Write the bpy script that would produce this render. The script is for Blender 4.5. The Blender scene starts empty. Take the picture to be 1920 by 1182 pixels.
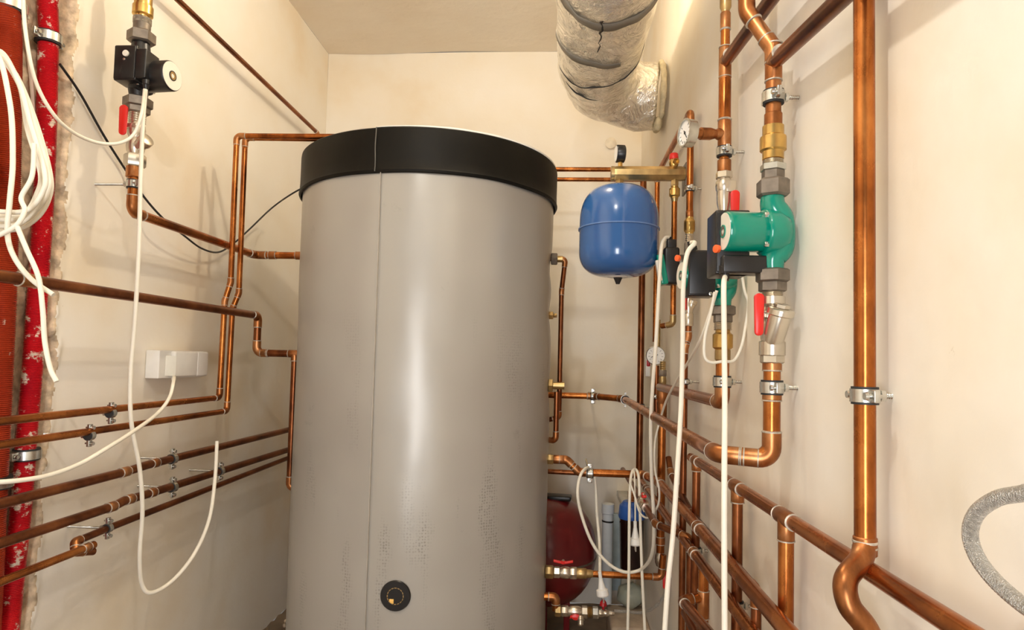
import bpy, bmesh, math, random
from mathutils import Vector, Matrix, noise
random.seed(7)
V = Vector
PI = math.pi
SC = bpy.context.scene
COL = SC.collection
EYE = 1.10                                   # camera height
WL, WR, WB, CEIL = -1.15, 0.375, 3.0, 2.58   # room planes

# ------------------------------------------------------------------ camera
F_PX = 1200.0
SHIFT = 27.0
def cam_basis(yaw, pitch, roll):
    y, p, r = map(math.radians, (yaw, pitch, roll))
    F = V((-math.sin(y)*math.cos(p), math.cos(y)*math.cos(p), math.sin(p)))
    R = F.cross(V((0, 0, 1))).normalized(); U = R.cross(F)
    return math.cos(r)*R + math.sin(r)*U, math.cos(r)*U - math.sin(r)*R, F
CR, CU, CF = cam_basis(4.1, 2.75, 1.4)
cd = bpy.data.cameras.new('camera'); cam = bpy.data.objects.new('camera', cd); COL.objects.link(cam)
m = Matrix((CR, CU, -CF)).transposed().to_4x4(); m.translation = V((0, 0, EYE)); cam.matrix_world = m
cd.lens = F_PX/1920*36; cd.sensor_width = 36; cd.shift_y = SHIFT/1920; cd.clip_start = .02
SC.camera = cam

# ------------------------------------------------------------------ light and exposure
SC.view_settings.view_transform = 'Standard'; SC.view_settings.look = 'None'
SC.cycles.max_bounces = 16; SC.cycles.diffuse_bounces = 10; SC.cycles.glossy_bounces = 6
SC.view_settings.gamma = 1; SC.view_settings.exposure = 0.03
W = bpy.data.worlds.new('world'); SC.world = W; W.use_nodes = True
W.node_tree.nodes['Background'].inputs[0].default_value = (1.0, .96, .90, 1)
W.node_tree.nodes['Background'].inputs[1].default_value = 0.2
def lamp(name, kind, loc, power, color, size, rot=None):
    l = bpy.data.lights.new(name, kind); l.energy = power; l.color = color
    if kind == 'AREA': l.size = size
    else: l.shadow_soft_size = size
    o = bpy.data.objects.new(name, l); COL.objects.link(o); o.location = loc
    if rot: o.rotation_euler = rot
    return o
lamp('ceiling_bulb', 'POINT', (-.16, 1.66, 2.43), 16.5, (1, .86, .66), .03)
lamp('work_lamp', 'POINT', (-.20, 0.34, 2.16), 20, (1, .97, .91), .025)
dl = lamp('doorway_light', 'AREA', (-.22, -.85, .90), 23, (.96, .97, 1.0), .35, (PI/2, 0, 0))
dl.data.shape = 'RECTANGLE'; dl.data.size_y = 1.0

# ------------------------------------------------------------------ pixel -> point on a real plane
def ray(px, py): return CF + CR*((px-960)/F_PX) + CU*((591+SHIFT-py)/F_PX)
EV = V((0, 0, EYE))
def PY(px, py, y): d = ray(px, py); return d*(y/d.y) + EV
def PX(px, py, x): d = ray(px, py); return d*(x/d.x) + EV
def PZ(px, py, z): d = ray(px, py); return d*((z-EYE)/d.z) + EV
def zrow(x, y, py):
    k = 591+SHIFT-py
    return (F_PX*(x*CU.x+y*CU.y) - k*(x*CF.x+y*CF.y))/(k*CF.z - F_PX*CU.z) + EYE

# ------------------------------------------------------------------ materials
MATS = {}
def nodes(name):
    mt = bpy.data.materials.new(name); mt.use_nodes = True
    nt = mt.node_tree; return mt, nt, nt.nodes['Principled BSDF']
def simple(name, col, rough=.5, metal=0, var=.12, scale=30, bump=0, bscale=80, spec=.5, coat=0):
    mt, nt, b = nodes(name)
    tc = nt.nodes.new('ShaderNodeTexCoord'); nz = nt.nodes.new('ShaderNodeTexNoise')
    nz.inputs['Scale'].default_value = scale; nz.inputs['Detail'].default_value = 5
    nt.links.new(tc.outputs['Object'], nz.inputs['Vector'])
    r = nt.nodes.new('ShaderNodeValToRGB'); e = r.color_ramp.elements
    e[0].position = .3; e[1].position = .72
    e[0].color = tuple(c*(1-var) for c in col)+(1,); e[1].color = tuple(min(1, c*(1+var)) for c in col)+(1,)
    nt.links.new(nz.outputs['Fac'], r.inputs['Fac']); nt.links.new(r.outputs['Color'], b.inputs['Base Color'])
    b.inputs['Roughness'].default_value = rough; b.inputs['Metallic'].default_value = metal
    b.inputs['Specular IOR Level'].default_value = spec; b.inputs['Coat Weight'].default_value = coat
    b.inputs['Coat Roughness'].default_value = .08
    if bump:
        n2 = nt.nodes.new('ShaderNodeTexNoise'); n2.inputs['Scale'].default_value = bscale; n2.inputs['Detail'].default_value = 6
        nt.links.new(tc.outputs['Object'], n2.inputs['Vector'])
        bp = nt.nodes.new('ShaderNodeBump'); bp.inputs['Strength'].default_value = bump; bp.inputs['Distance'].default_value = .004
        nt.links.new(n2.outputs['Fac'], bp.inputs['Height']); nt.links.new(bp.outputs['Normal'], b.inputs['Normal'])
    MATS[name] = mt; return mt
def copper(name, c0, c1, c2, rough, stretch=(1, .45, .45)):
    mt, nt, b = nodes(name)
    tc = nt.nodes.new('ShaderNodeTexCoord'); mp = nt.nodes.new('ShaderNodeMapping'); mp.inputs['Scale'].default_value = stretch
    nz = nt.nodes.new('ShaderNodeTexNoise'); nz.inputs['Scale'].default_value = 16; nz.inputs['Detail'].default_value = 7; nz.inputs['Roughness'].default_value = .65
    nt.links.new(tc.outputs['Object'], mp.inputs['Vector']); nt.links.new(mp.outputs['Vector'], nz.inputs['Vector'])
    r = nt.nodes.new('ShaderNodeValToRGB'); e = r.color_ramp.elements
    e[0].position = .34; e[0].color = c0+(1,); e[1].position = .68; e[1].color = c2+(1,)
    x = e.new(.5); x.color = c1+(1,)
    nt.links.new(nz.outputs['Fac'], r.inputs['Fac']); nt.links.new(r.outputs['Color'], b.inputs['Base Color'])
    rr = nt.nodes.new('ShaderNodeMapRange'); rr.inputs['To Min'].default_value = rough-.07; rr.inputs['To Max'].default_value = rough+.16
    nt.links.new(nz.outputs['Fac'], rr.inputs['Value']); nt.links.new(rr.outputs['Result'], b.inputs['Roughness'])
    b.inputs['Metallic'].default_value = .92
    MATS[name] = mt; return mt
CU_M = copper('copper', (.19, .056, .014), (.40, .125, .028), (.62, .235, .062), .22)
CU_D = copper('copper_dark', (.095, .032, .013), (.21, .068, .025), (.36, .13, .045), .28)
CU_J = copper('copper_joint', (.19, .072, .026), (.40, .15, .05), (.60, .31, .14), .32)
SOLD = simple('solder', (.50, .45, .37), .5, .45, .45, 90)
BRASS = simple('brass', (.62, .40, .13), .28, .95, .22, 25)
BRASS_D = simple('brass_dull', (.46, .32, .14), .34, .85, .3, 30)
NICK = simple('nickel', (.66, .60, .50), .27, .92, .12, 30)
IRON = simple('iron_fitting', (.21, .175, .14), .48, .65, .3, 45)
STEEL = simple('zinc_steel', (.62, .62, .58), .27, .95, .15, 60)
RUB = simple('rubber', (.02, .02, .02), .6, 0, .2)
BLK = simple('black_plastic', (.012, .011, .011), .33, 0, .2)
GRN = simple('green_enamel', (.0, .235, .16), .2, 0, .06, 8, coat=.4)
LABEL = simple('label_plate', (.78, .74, .64), .45, 0, .04)
ORNG = simple('orange_knob', (.9, .13, .03), .4)
REDH = simple('red_handle', (.72, .022, .016), .36, 0, .08)
REDD = simple('red_plastic_dark', (.42, .01, .015), .35)
CAB = simple('white_cable', (.80, .76, .65), .42, 0, .04)
CABK = simple('black_cable', (.012, .012, .012), .4)
WHT = simple('white_plastic', (.80, .79, .75), .38, 0, .03)
PVC = simple('white_pvc', (.70, .76, .80), .35, 0, .05)
BLUE = simple('blue_enamel', (.028, .115, .34), .20, 0, .05, 6, coat=.5)
BCAP = simple('blue_cap', (.03, .12, .45), .35)
VES = simple('dark_red_enamel', (.17, .010, .012), .28, 0, .15, 8, coat=.3)
FILT = simple('filter_housing', (.018, .006, .005), .15, 0, .2, coat=.4)
VINYL = simple('black_vinyl', (.0075, .0065, .0045), .50, 0, .3, 6, .2, 14, spec=.16)
FOAM = simple('white_foam', (.80, .80, .74), .8, 0, .04)
PUR = simple('yellow_foam', (.62, .54, .36), .8, 0, .2, 60, .8, 90)
SILT = simple('silver_tape', (.25, .235, .205), .55, .2, .08, 20)
BRAID = simple('braided_steel', (.56, .54, .50), .32, .9, .2, 300, .9, 900)
FLOORM = simple('concrete_floor', (.22, .16, .105), .85, 0, .35, 7, .7, 30)
STONE = simple('stone', (.46, .36, .26), .85, 0, .25, 14, .6, 40)
PALEB = simple('pale_blue_panel', (.45, .56, .60), .5, 0, .08)
GLASS = simple('gauge_face', (.86, .86, .84), .12, 0, .02)
# corrugated conduits
def conduit_mat(name, c0, c1, dust=.0):
    mt, nt, b = nodes(name)
    tc = nt.nodes.new('ShaderNodeTexCoord'); nz = nt.nodes.new('ShaderNodeTexNoise'); nz.inputs['Scale'].default_value = 9; nz.inputs['Detail'].default_value = 4
    nt.links.new(tc.outputs['Object'], nz.inputs['Vector'])
    r = nt.nodes.new('ShaderNodeValToRGB'); e = r.color_ramp.elements
    e[0].position = .35; e[0].color = c0+(1,); e[1].position = .65; e[1].color = c1+(1,)
    nt.links.new(nz.outputs['Fac'], r.inputs['Fac'])
    n2 = nt.nodes.new('ShaderNodeTexNoise'); n2.inputs['Scale'].default_value = 34; n2.inputs['Detail'].default_value = 6; n2.inputs['Roughness'].default_value = .7
    nt.links.new(tc.outputs['Object'], n2.inputs['Vector'])
    r2 = nt.nodes.new('ShaderNodeValToRGB'); r2.color_ramp.elements[0].position = .63-dust; r2.color_ramp.elements[1].position = .66-dust
    nt.links.new(n2.outputs['Fac'], r2.inputs['Fac'])
    mx = nt.nodes.new('ShaderNodeMix'); mx.data_type = 'RGBA'; mx.inputs['B'].default_value = (.75, .66, .55, 1)
    nt.links.new(r2.outputs['Color'], mx.inputs['Factor']); nt.links.new(r.outputs['Color'], mx.inputs['A'])
    nt.links.new(mx.outputs['Result'], b.inputs['Base Color']); b.inputs['Roughness'].default_value = .33
    MATS[name] = mt; return mt
RCON = conduit_mat('red_conduit', (.42, .006, .016), (.62, .012, .018), .055)
OCON = conduit_mat('brown_red_conduit', (.30, .028, .010), (.44, .055, .016), -.03)
# walls
def wall_mat(name, c0, c1, c2, bump=.12):
    mt, nt, b = nodes(name)
    tc = nt.nodes.new('ShaderNodeTexCoord'); nz = nt.nodes.new('ShaderNodeTexNoise'); nz.inputs['Scale'].default_value = 2.2; nz.inputs['Detail'].default_value = 5
    nt.links.new(tc.outputs['Object'], nz.inputs['Vector'])
    r = nt.nodes.new('ShaderNodeValToRGB'); e = r.color_ramp.elements
    e[0].position = .32; e[0].color = c0+(1,); e[1].position = .66; e[1].color = c2+(1,); x = e.new(.48); x.color = c1+(1,)
    nt.links.new(nz.outputs['Fac'], r.inputs['Fac'])
    n3 = nt.nodes.new('ShaderNodeTexNoise'); n3.inputs['Scale'].default_value = 21; n3.inputs['Detail'].default_value = 8; n3.inputs['Roughness'].default_value = .8
    nt.links.new(tc.outputs['Object'], n3.inputs['Vector'])
    r3 = nt.nodes.new('ShaderNodeValToRGB'); r3.color_ramp.elements[0].position = .27; r3.color_ramp.elements[1].position = .31
    r3.color_ramp.elements[0].color = (.62, .54, .44, 1); r3.color_ramp.elements[1].color = (1, 1, 1, 1)
    nt.links.new(n3.outputs['Fac'], r3.inputs['Fac'])
    mx = nt.nodes.new('ShaderNodeMix'); mx.data_type = 'RGBA'; mx.blend_type = 'MULTIPLY'; mx.inputs['Factor'].default_value = .8
    nt.links.new(r.outputs['Color'], mx.inputs['A']); nt.links.new(r3.outputs['Color'], mx.inputs['B'])
    nt.links.new(mx.outputs['Result'], b.inputs['Base Color']); b.inputs['Roughness'].default_value = .75; b.inputs['Specular IOR Level'].default_value = .3
    n2 = nt.nodes.new('ShaderNodeTexNoise'); n2.inputs['Scale'].default_value = 12; n2.inputs['Detail'].default_value = 7
    nt.links.new(tc.outputs['Object'], n2.inputs['Vector'])
    bp = nt.nodes.new('ShaderNodeBump'); bp.inputs['Strength'].default_value = bump; bp.inputs['Distance'].default_value = .02
    nt.links.new(n2.outputs['Fac'], bp.inputs['Height']); nt.links.new(bp.outputs['Normal'], b.inputs['Normal'])
    MATS[name] = mt; return mt
PLA = wall_mat('wall_plaster', (.79, .69, .53), (.84, .785, .68), (.86, .83, .765))
CEI = wall_mat('ceiling_plaster', (.76, .68, .56), (.80, .73, .62), (.82, .76, .66), .3)
ROUGHP = simple('broken_plaster', (.56, .44, .30), .9, 0, .4, 45, 1.0, 60)
# tank jacket
def jacket():
    mt, nt, b = nodes('grey_vinyl_jacket')
    L = nt.links.new; N = nt.nodes.new
    tc = N('ShaderNodeTexCoord')
    nz = N('ShaderNodeTexNoise'); nz.inputs['Scale'].default_value = 1.6; nz.inputs['Detail'].default_value = 3; L(tc.outputs['UV'], nz.inputs['Vector'])
    r = N('ShaderNodeValToRGB'); r.color_ramp.elements[0].color = (.37, .35, .315, 1); r.color_ramp.elements[1].color = (.44, .42, .38, 1)
    r.color_ramp.elements[0].position = .35; r.color_ramp.elements[1].position = .65; L(nz.outputs['Fac'], r.inputs['Fac'])
    vo = N('ShaderNodeTexVoronoi'); vo.inputs['Scale'].default_value = 125; vo.inputs['Randomness'].default_value = .35; L(tc.outputs['UV'], vo.inputs['Vector'])
    dots = N('ShaderNodeMapRange'); dots.inputs['From Min'].default_value = .28; dots.inputs['From Max'].default_value = .42; dots.inputs['To Min'].default_value = 1; dots.inputs['To Max'].default_value = 0
    L(vo.outputs['Distance'], dots.inputs['Value'])
    mp = N('ShaderNodeMapping'); mp.inputs['Scale'].default_value = (9, 1.6, 1); mp.inputs['Location'].default_value = (3.1, 1.7, 0); L(tc.outputs['UV'], mp.inputs['Vector'])
    n2 = N('ShaderNodeTexNoise'); n2.inputs['Scale'].default_value = 1.3; n2.inputs['Detail'].default_value = 5; L(mp.outputs['Vector'], n2.inputs['Vector'])
    m2 = N('ShaderNodeMapRange'); m2.inputs['From Min'].default_value = .57; m2.inputs['From Max'].default_value = .66; L(n2.outputs['Fac'], m2.inputs['Value'])
    sx = N('ShaderNodeSeparateXYZ'); L(tc.outputs['UV'], sx.inputs['Vector'])
    m3 = N('ShaderNodeMapRange'); m3.inputs['From Min'].default_value = 1.25; m3.inputs['From Max'].default_value = 1.0; L(sx.outputs['Y'], m3.inputs['Value'])
    a = N('ShaderNodeMath'); a.operation = 'MULTIPLY'; L(dots.outputs['Result'], a.inputs[0]); L(m2.outputs['Result'], a.inputs[1])
    a2 = N('ShaderNodeMath'); a2.operation = 'MULTIPLY'; L(a.outputs[0], a2.inputs[0]); L(m3.outputs['Result'], a2.inputs[1])
    # scuffs
    n4 = N('ShaderNodeTexNoise'); n4.inputs['Scale'].default_value = 7; n4.inputs['Detail'].default_value = 9; n4.inputs['Roughness'].default_value = .72; L(tc.outputs['UV'], n4.inputs['Vector'])
    m4 = N('ShaderNodeMapRange'); m4.inputs['From Min'].default_value = .64; m4.inputs['From Max'].default_value = .72; m4.inputs['To Max'].default_value = .55; L(n4.outputs['Fac'], m4.inputs['Value'])
    ad = N('ShaderNodeMath'); ad.operation = 'MAXIMUM'; L(a2.outputs[0], ad.inputs[0]); L(m4.outputs['Result'], ad.inputs[1])
    f = N('ShaderNodeMath'); f.operation = 'MULTIPLY'; f.inputs[1].default_value = .42; L(ad.outputs[0], f.inputs[0])
    mx = N('ShaderNodeMix'); mx.data_type = 'RGBA'; mx.inputs['B'].default_value = (.13, .12, .10, 1)
    L(f.outputs[0], mx.inputs['Factor']); L(r.outputs['Color'], mx.inputs['A']); L(mx.outputs['Result'], b.inputs['Base Color'])
    b.inputs['Roughness'].default_value = .33; b.inputs['Metallic'].default_value = .15
    n5 = N('ShaderNodeTexNoise'); n5.inputs['Scale'].default_value = 5; L(tc.outputs['UV'], n5.inputs['Vector'])
    bp = N('ShaderNodeBump'); bp.inputs['Strength'].default_value = .12; bp.inputs['Distance'].default_value = .02
    L(n5.outputs['Fac'], bp.inputs['Height']); L(bp.outputs['Normal'], b.inputs['Normal'])
    return mt
JACK = jacket()
def foil():
    mt, nt, b = nodes('aluminium_foil'); L = nt.links.new; N = nt.nodes.new
    tc = N('ShaderNodeTexCoord')
    b.inputs['Base Color'].default_value = (.97, .94, .86, 1); b.inputs['Metallic'].default_value = .80; b.inputs['Roughness'].default_value = .22
    n1 = N('ShaderNodeTexNoise'); n1.inputs['Scale'].default_value = 17; n1.inputs['Detail'].default_value = 4; n1.inputs['Roughness'].default_value = .55; n1.inputs['Distortion'].default_value = 2.6; L(tc.outputs['Object'], n1.inputs['Vector'])
    vo = N('ShaderNodeTexVoronoi'); vo.inputs['Scale'].default_value = 26; vo.feature = 'DISTANCE_TO_EDGE'; L(n1.outputs['Color'], vo.inputs['Vector'])
    bp = N('ShaderNodeBump'); bp.inputs['Strength'].default_value = .8; bp.inputs['Distance'].default_value = .016; L(n1.outputs['Fac'], bp.inputs['Height'])
    L(bp.outputs['Normal'], b.inputs['Normal']); MATS['foil'] = mt; return mt
FOIL = foil()

# ------------------------------------------------------------------ mesh helpers
def frame(d):
    d = d.normalized(); a = V((0, 0, 1)) if abs(d.z) < .9 else V((1, 0, 0))
    u = d.cross(a).normalized(); return u, d.cross(u).normalized()
def sweep(bm, pts, r, seg=16, cap=True, ripple=None):
    n = len(pts); rs = r if isinstance(r, (list, tuple)) else [r]*n
    d0 = (pts[1]-pts[0]).normalized(); u, w = frame(d0); rings = []
    prev = d0
    for i in range(n):
        d = (pts[min(i+1, n-1)]-pts[max(i-1, 0)]).normalized()
        q = prev.rotation_difference(d); u = q @ u; u = (u-d*u.dot(d)).normalized(); w = d.cross(u); prev = d
        rings.append([bm.verts.new(pts[i]+(u*math.cos(2*PI*k/seg)+w*math.sin(2*PI*k/seg))*rs[i]) for k in range(seg)])
    for i in range(n-1):
        for k in range(seg):
            bm.faces.new((rings[i][k], rings[i][(k+1) % seg], rings[i+1][(k+1) % seg], rings[i+1][k]))
    if cap:
        bm.faces.new(rings[0][::-1]); bm.faces.new(rings[-1])
def fillet(pts, rad, n=8):
    out = [pts[0]]
    for i in range(1, len(pts)-1):
        a, b, c = pts[i-1], pts[i], pts[i+1]; d1 = (a-b).normalized(); d2 = (c-b).normalized()
        ang = d1.angle(d2)
        if ang > PI-.03: out.append(b); continue
        t = min(rad/math.tan(ang/2), (a-b).length*.48, (c-b).length*.48); rr = t*math.tan(ang/2)
        bis = (d1+d2).normalized(); cen = b+bis*(rr/math.sin(ang/2)); s = b+d1*t-cen; e = b+d2*t-cen
        an = s.angle(e); ax = s.cross(e).normalized()
        for k in range(n+1):
            out.append(cen+Matrix.Rotation(an*k/n, 3, ax) @ s)
    out.append(pts[-1]); return out
def spline(pts, n=8):
    out = []; P = [pts[0]*2-pts[1]]+pts+[pts[-1]*2-pts[-2]]
    for i in range(1, len(P)-2):
        p0, p1, p2, p3 = P[i-1:i+3]
        for k in range(n):
            t = k/n; out.append(.5*((2*p1)+(p2-p0)*t+(2*p0-5*p1+4*p2-p3)*t*t+(3*p1-p0-3*p2+p3)*t**3))
    out.append(pts[-1]); return out
def lathe(bm, prof, base, axis, seg=24, rot=0, cap=True):
    axis = axis.normalized(); u, w = frame(axis); rings = []
    for t, r in prof:
        c = base+axis*t
        rings.append([bm.verts.new(c+(u*math.cos(2*PI*k/seg+rot)+w*math.sin(2*PI*k/seg+rot))*max(r, 1e-5)) for k in range(seg)])
    for i in range(len(rings)-1):
        for k in range(seg):
            bm.faces.new((rings[i][k], rings[i][(k+1) % seg], rings[i+1][(k+1) % seg], rings[i+1][k]))
    if cap:
        bm.faces.new(rings[0][::-1]); bm.faces.new(rings[-1])
def box(bm, c, ax, hs, bev=0):
    """box centred at c, ax = three unit vectors, hs = half sizes"""
    b2 = bmesh.new(); bmesh.ops.create_cube(b2, size=2)
    for v in b2.verts: v.co = V((v.co.x*hs[0], v.co.y*hs[1], v.co.z*hs[2]))
    if bev: bmesh.ops.bevel(b2, geom=b2.edges[:], offset=bev, segments=3, affect='EDGES', profile=.5)
    mp = {}
    for v in b2.verts: mp[v.index] = bm.verts.new(c+ax[0]*v.co.x+ax[1]*v.co.y+ax[2]*v.co.z)
    for f in b2.faces: bm.faces.new([mp[v.index] for v in f.verts])
    b2.free()
AX = (V((1, 0, 0)), V((0, 1, 0)), V((0, 0, 1)))
X_, Y_, Z_ = AX
def obj(name, bm, mat, parent=None, kind=None, smooth=40):
    bmesh.ops.recalc_face_normals(bm, faces=bm.faces[:])
    root = parent
    off = V((0, 0, 0))
    while root is not None: off += root.location; root = root.parent
    if parent is None:
        off = sum((v.co for v in bm.verts), V())/max(1, len(bm.verts))
    for v in bm.verts: v.co -= off
    me = bpy.data.meshes.new(name); bm.to_mesh(me); bm.free()
    for p in me.polygons: p.use_smooth = True
    me.set_sharp_from_angle(angle=math.radians(smooth))
    o = bpy.data.objects.new(name, me); COL.objects.link(o)
    for mm in (mat if isinstance(mat, (list, tuple)) else [mat]): me.materials.append(mm)
    if parent: o.parent = parent
    else: o.location = off
    if kind: o['kind'] = kind
    return o
def tag(o, label, cat, group=None):
    o['label'] = label; o['category'] = cat
    if group: o['group'] = group
    return o
def thing(name, loc, label, cat, group=None):
    o = bpy.data.objects.new(name, None); COL.objects.link(o); o.location = loc; o.empty_display_size = .02
    return tag(o, label, cat, group)
def part_lathe(name, mat, parent, prof, base, axis, seg=24, rot=0):
    bm = bmesh.new(); lathe(bm, prof, base, axis, seg, rot); return obj(name, bm, mat, parent)
def part_box(name, mat, parent, c, ax, hs, bev=0):
    bm = bmesh.new(); box(bm, c, ax, hs, bev); return obj(name, bm, mat, parent)
def part_sweep(name, mat, parent, pts, r, seg=16):
    bm = bmesh.new(); sweep(bm, pts, r, seg); return obj(name, bm, mat, parent)
def prof(kind, h, r):
    if kind == 'cyl': return [(0, r*.9), (h*.06, r), (h*.94, r), (h, r*.9)]
    if kind == 'hex': return [(0, r*.86), (h*.12, r), (h*.88, r), (h, r*.86)]
    if kind == 'barrel': return [(0, r*.72), (h*.10, r*.74), (h*.2, r), (h*.8, r), (h*.9, r*.74), (h, r*.72)]
    if kind == 'dome': return [(0, r*.7), (h*.25, r*.95), (h*.5, r), (h*.75, r*.95), (h, r*.7)]
    if kind == 'thread':
        out = []; n = 5
        for i in range(n): out += [(h*i/n, r*.88), (h*(i+.5)/n, r)]
        return out+[(h, r*.88)]
    if kind == 'coneup': return [(0, r), (h*.5, r*.95), (h, r*.62)]
    if kind == 'conedown': return [(0, r*.62), (h*.5, r*.95), (h, r)]
    if kind == 'ring': return [(0, r*.9), (h*.3, r), (h*.7, r), (h, r*.9)]

def fitp(root, name, mat, a, b, r, kind='cyl', parent=None):
    d = b-a; h = d.length
    return part_lathe(name, mat, parent or root, prof(kind, h, r), a, d, 6 if kind == 'hex' else 24)

def run(label, pts, r, mat=None, fr=None, joints=True, name='copper_pipe', cat='pipe', couplings=(), group=None, jm=None, skip=(), gauge_rad=None):
    """a soldered pipe: straight lengths, an elbow part at every bend, solder rings as sub-parts.
    couplings: list of (segment index, t along it, half length)"""
    mat = mat or CU_M; jm = jm or CU_J
    fr = fr or r*2.1
    root = thing(name, pts[0], label, cat, group)
    bm = bmesh.new(); sweep(bm, fillet(pts, fr), r, 18); obj('pipe_length', bm, mat, root)
    if joints:
        for i in range(1, len(pts)-1):
            if i in skip: continue
            a, b, c = pts[i-1], pts[i], pts[i+1]; d1 = (a-b).normalized(); d2 = (c-b).normalized(); ang = d1.angle(d2)
            if ang > PI-.03: continue
            t = min(fr/math.tan(ang/2), (a-b).length*.48, (c-b).length*.48); s = t+r*1.15
            p0 = b+d1*min(s, (a-b).length*.5); p1 = b+d2*min(s, (c-b).length*.5)
            bm = bmesh.new(); sweep(bm, fillet([p0, b, p1], fr), r*1.13, 18); e = obj('elbow_joint', bm, jm, root)
            for p, d in ((p0, d1), (p1, d2)):
                part_lathe('solder_ring', SOLD, e, [(0, r*1.02), (r*.03, r*1.17), (r*.18, r*1.17), (r*.28, r*1.02)], p-d*r*.05, d, 18)
    for si, t, hl in couplings:
        a, b = pts[si], pts[si+1]; d = (b-a).normalized(); p = a.lerp(b, t)
        c = part_lathe('coupling', jm, root, prof('cyl', hl*2, r*1.13), p-d*hl, d, 18)
        for s in (-1, 1):
            part_lathe('solder_ring', SOLD, c, [(0, r*1.02), (r*.04, r*1.17), (r*.16, r*1.17), (r*.22, r*1.02)], p+d*hl*s-d*r*.1, d, 18)
    return root
def tee(root, p, axis, br, r, L=None):
    L = L or r*2.4
    bm = bmesh.new(); axis = axis.normalized(); br = br.normalized()
    lathe(bm, prof('cyl', L*2, r*1.14), p-axis*L, axis, 18); lathe(bm, prof('cyl', L*1.1, r*1.13), p, br, 18)
    t = obj('tee_joint', bm, CU_J, root)
    for q, d in ((p-axis*L, axis), (p+axis*L, axis), (p+br*L*1.1, br)):
        part_lathe('solder_ring', SOLD, t, [(0, r*1.02), (r*.05, r*1.19), (r*.2, r*1.19), (r*.26, r*1.02)], q-d*r*.12, d, 18)
    return t

def clamp(label, p, axis, wall_dir, wall_dist, r, group, lug=None, liner=RUB):
    axis = axis.normalized(); w = wall_dir.normalized()
    lug = (lug or axis.cross(w)).normalized()
    root = thing('pipe_clamp', p, label, 'pipe clamp', group)
    h = r*.75 if r < .02 else .011
    part_lathe('rubber_liner', liner, root, [(0, r*1.02), (0, r*1.24), (h*2.3, r*1.24), (h*2.3, r*1.02)], p-axis*h*1.15, axis, 24)
    bm = bmesh.new(); lathe(bm, [(0, r*1.24), (0, r*1.36), (h*1.7, r*1.36), (h*1.7, r*1.24)], p-axis*h*.85, axis, 24)
    obj('band', bm, STEEL, root)
    for s in (-1, 1):
        q = p+lug*s*(r*1.36+.006)
        l = part_box('clamp_lug', STEEL, root, q, (lug, axis, w), (.0075, h*.8, .0035), .001)
        bm = bmesh.new(); lathe(bm, [(0, .0022), (.004, .0025), (.016, .0025), (.016, .0048), (.0195, .0042)], q+w*.009, -w, 12)
        obj('clamp_screw', bm, STEEL, l)
    bm = bmesh.new(); L = wall_dist-r*1.3; n = max(6, int(L/.0025)); pr = []
    for i in range(n): pr += [(L*i/n, .0027), (L*(i+.5)/n, .0035)]
    pr += [(L, .003)]
    lathe(bm, pr, p+w*r*1.3, w, 10); obj('threaded_rod', bm, STEEL, root)
    part_lathe('rod_nut', STEEL, root, prof('hex', .006, .0072), p+w*(r*1.36), w, 6)
    return root

class Column:
    """a vertical line through one pixel on a real plane; rows give heights on it"""
    def __init__(s, px, py, y=None, x=None):
        p = PY(px, py, y) if y else PX(px, py, x); s.x, s.y = p.x, p.y
    def p(s, py): return V((s.x, s.y, zrow(s.x, s.y, py)))
    def r(s, w): return w*s.y/2400
    def fit(s, root, name, mat, y0, y1, w, kind='cyl'):
        return fitp(root, name, mat, s.p(y1), s.p(y0), s.r(w), kind)
def handle(root, p, dirv, out, L, wd, mat=None, th=.0022):
    """lever handle: plate from p along dirv, cranked out"""
    ax0 = dirv.normalized(); ax1 = out.normalized(); ax2 = ax0.cross(ax1)
    return part_box('handle', mat or REDH, root, p+ax0*L/2, (ax0, ax1, ax2), (L/2, th, wd/2), min(th*.9, .002))
def lever(name, mat, root, c, ax, hs, bev=0):
    """flat dipped-grip lever with rounded ends, slightly waisted"""
    hx, hy, hz = hs; pts = []
    for sg in (1, -1):
        for k in range(9):
            a = PI*k/8; pts.append((math.cos(a)*hx*sg*(1 if sg > 0 else .86), (hz-hx*.8)*sg+math.sin(a)*hx*.8*sg))
    bm = bmesh.new(); rings = []
    for y, q in ((-hy, .82), (-hy*.6, 1), (hy*.6, 1), (hy, .82)):
        rings.append([bm.verts.new(c+ax[0]*(x*q)+ax[2]*(z-(hx*(1-q))*(1 if z > 0 else -1))+ax[1]*y) for x, z in pts])
    n = len(pts)
    for i in range(3):
        for k in range(n): bm.faces.new((rings[i][k], rings[i][(k+1) % n], rings[i+1][(k+1) % n], rings[i+1][k]))
    bm.faces.new(rings[0][::-1]); bm.faces.new(rings[-1])
    return obj(name, bm, mat, root)
def wheel(root, p, axis, along, mat=REDH, L=.028):
    """butterfly handle"""
    bm = bmesh.new(); al = along.normalized(); ax = axis.normalized(); sd = al.cross(ax)
    for s in (-1, 1):
        box(bm, p+al*s*L*.55+ax*.003, ((al+ax*.18*s).normalized(), sd, ax), (L*.5, .005, .0035), .0012)
    lathe(bm, prof('cyl', .009, .007), p-ax*.003, ax, 14)
    h = obj('handle', bm, mat, root)
    part_lathe('stem_nut', NICK, h, prof('hex', .006, .0045), p+ax*.004, ax, 6); return h

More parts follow.
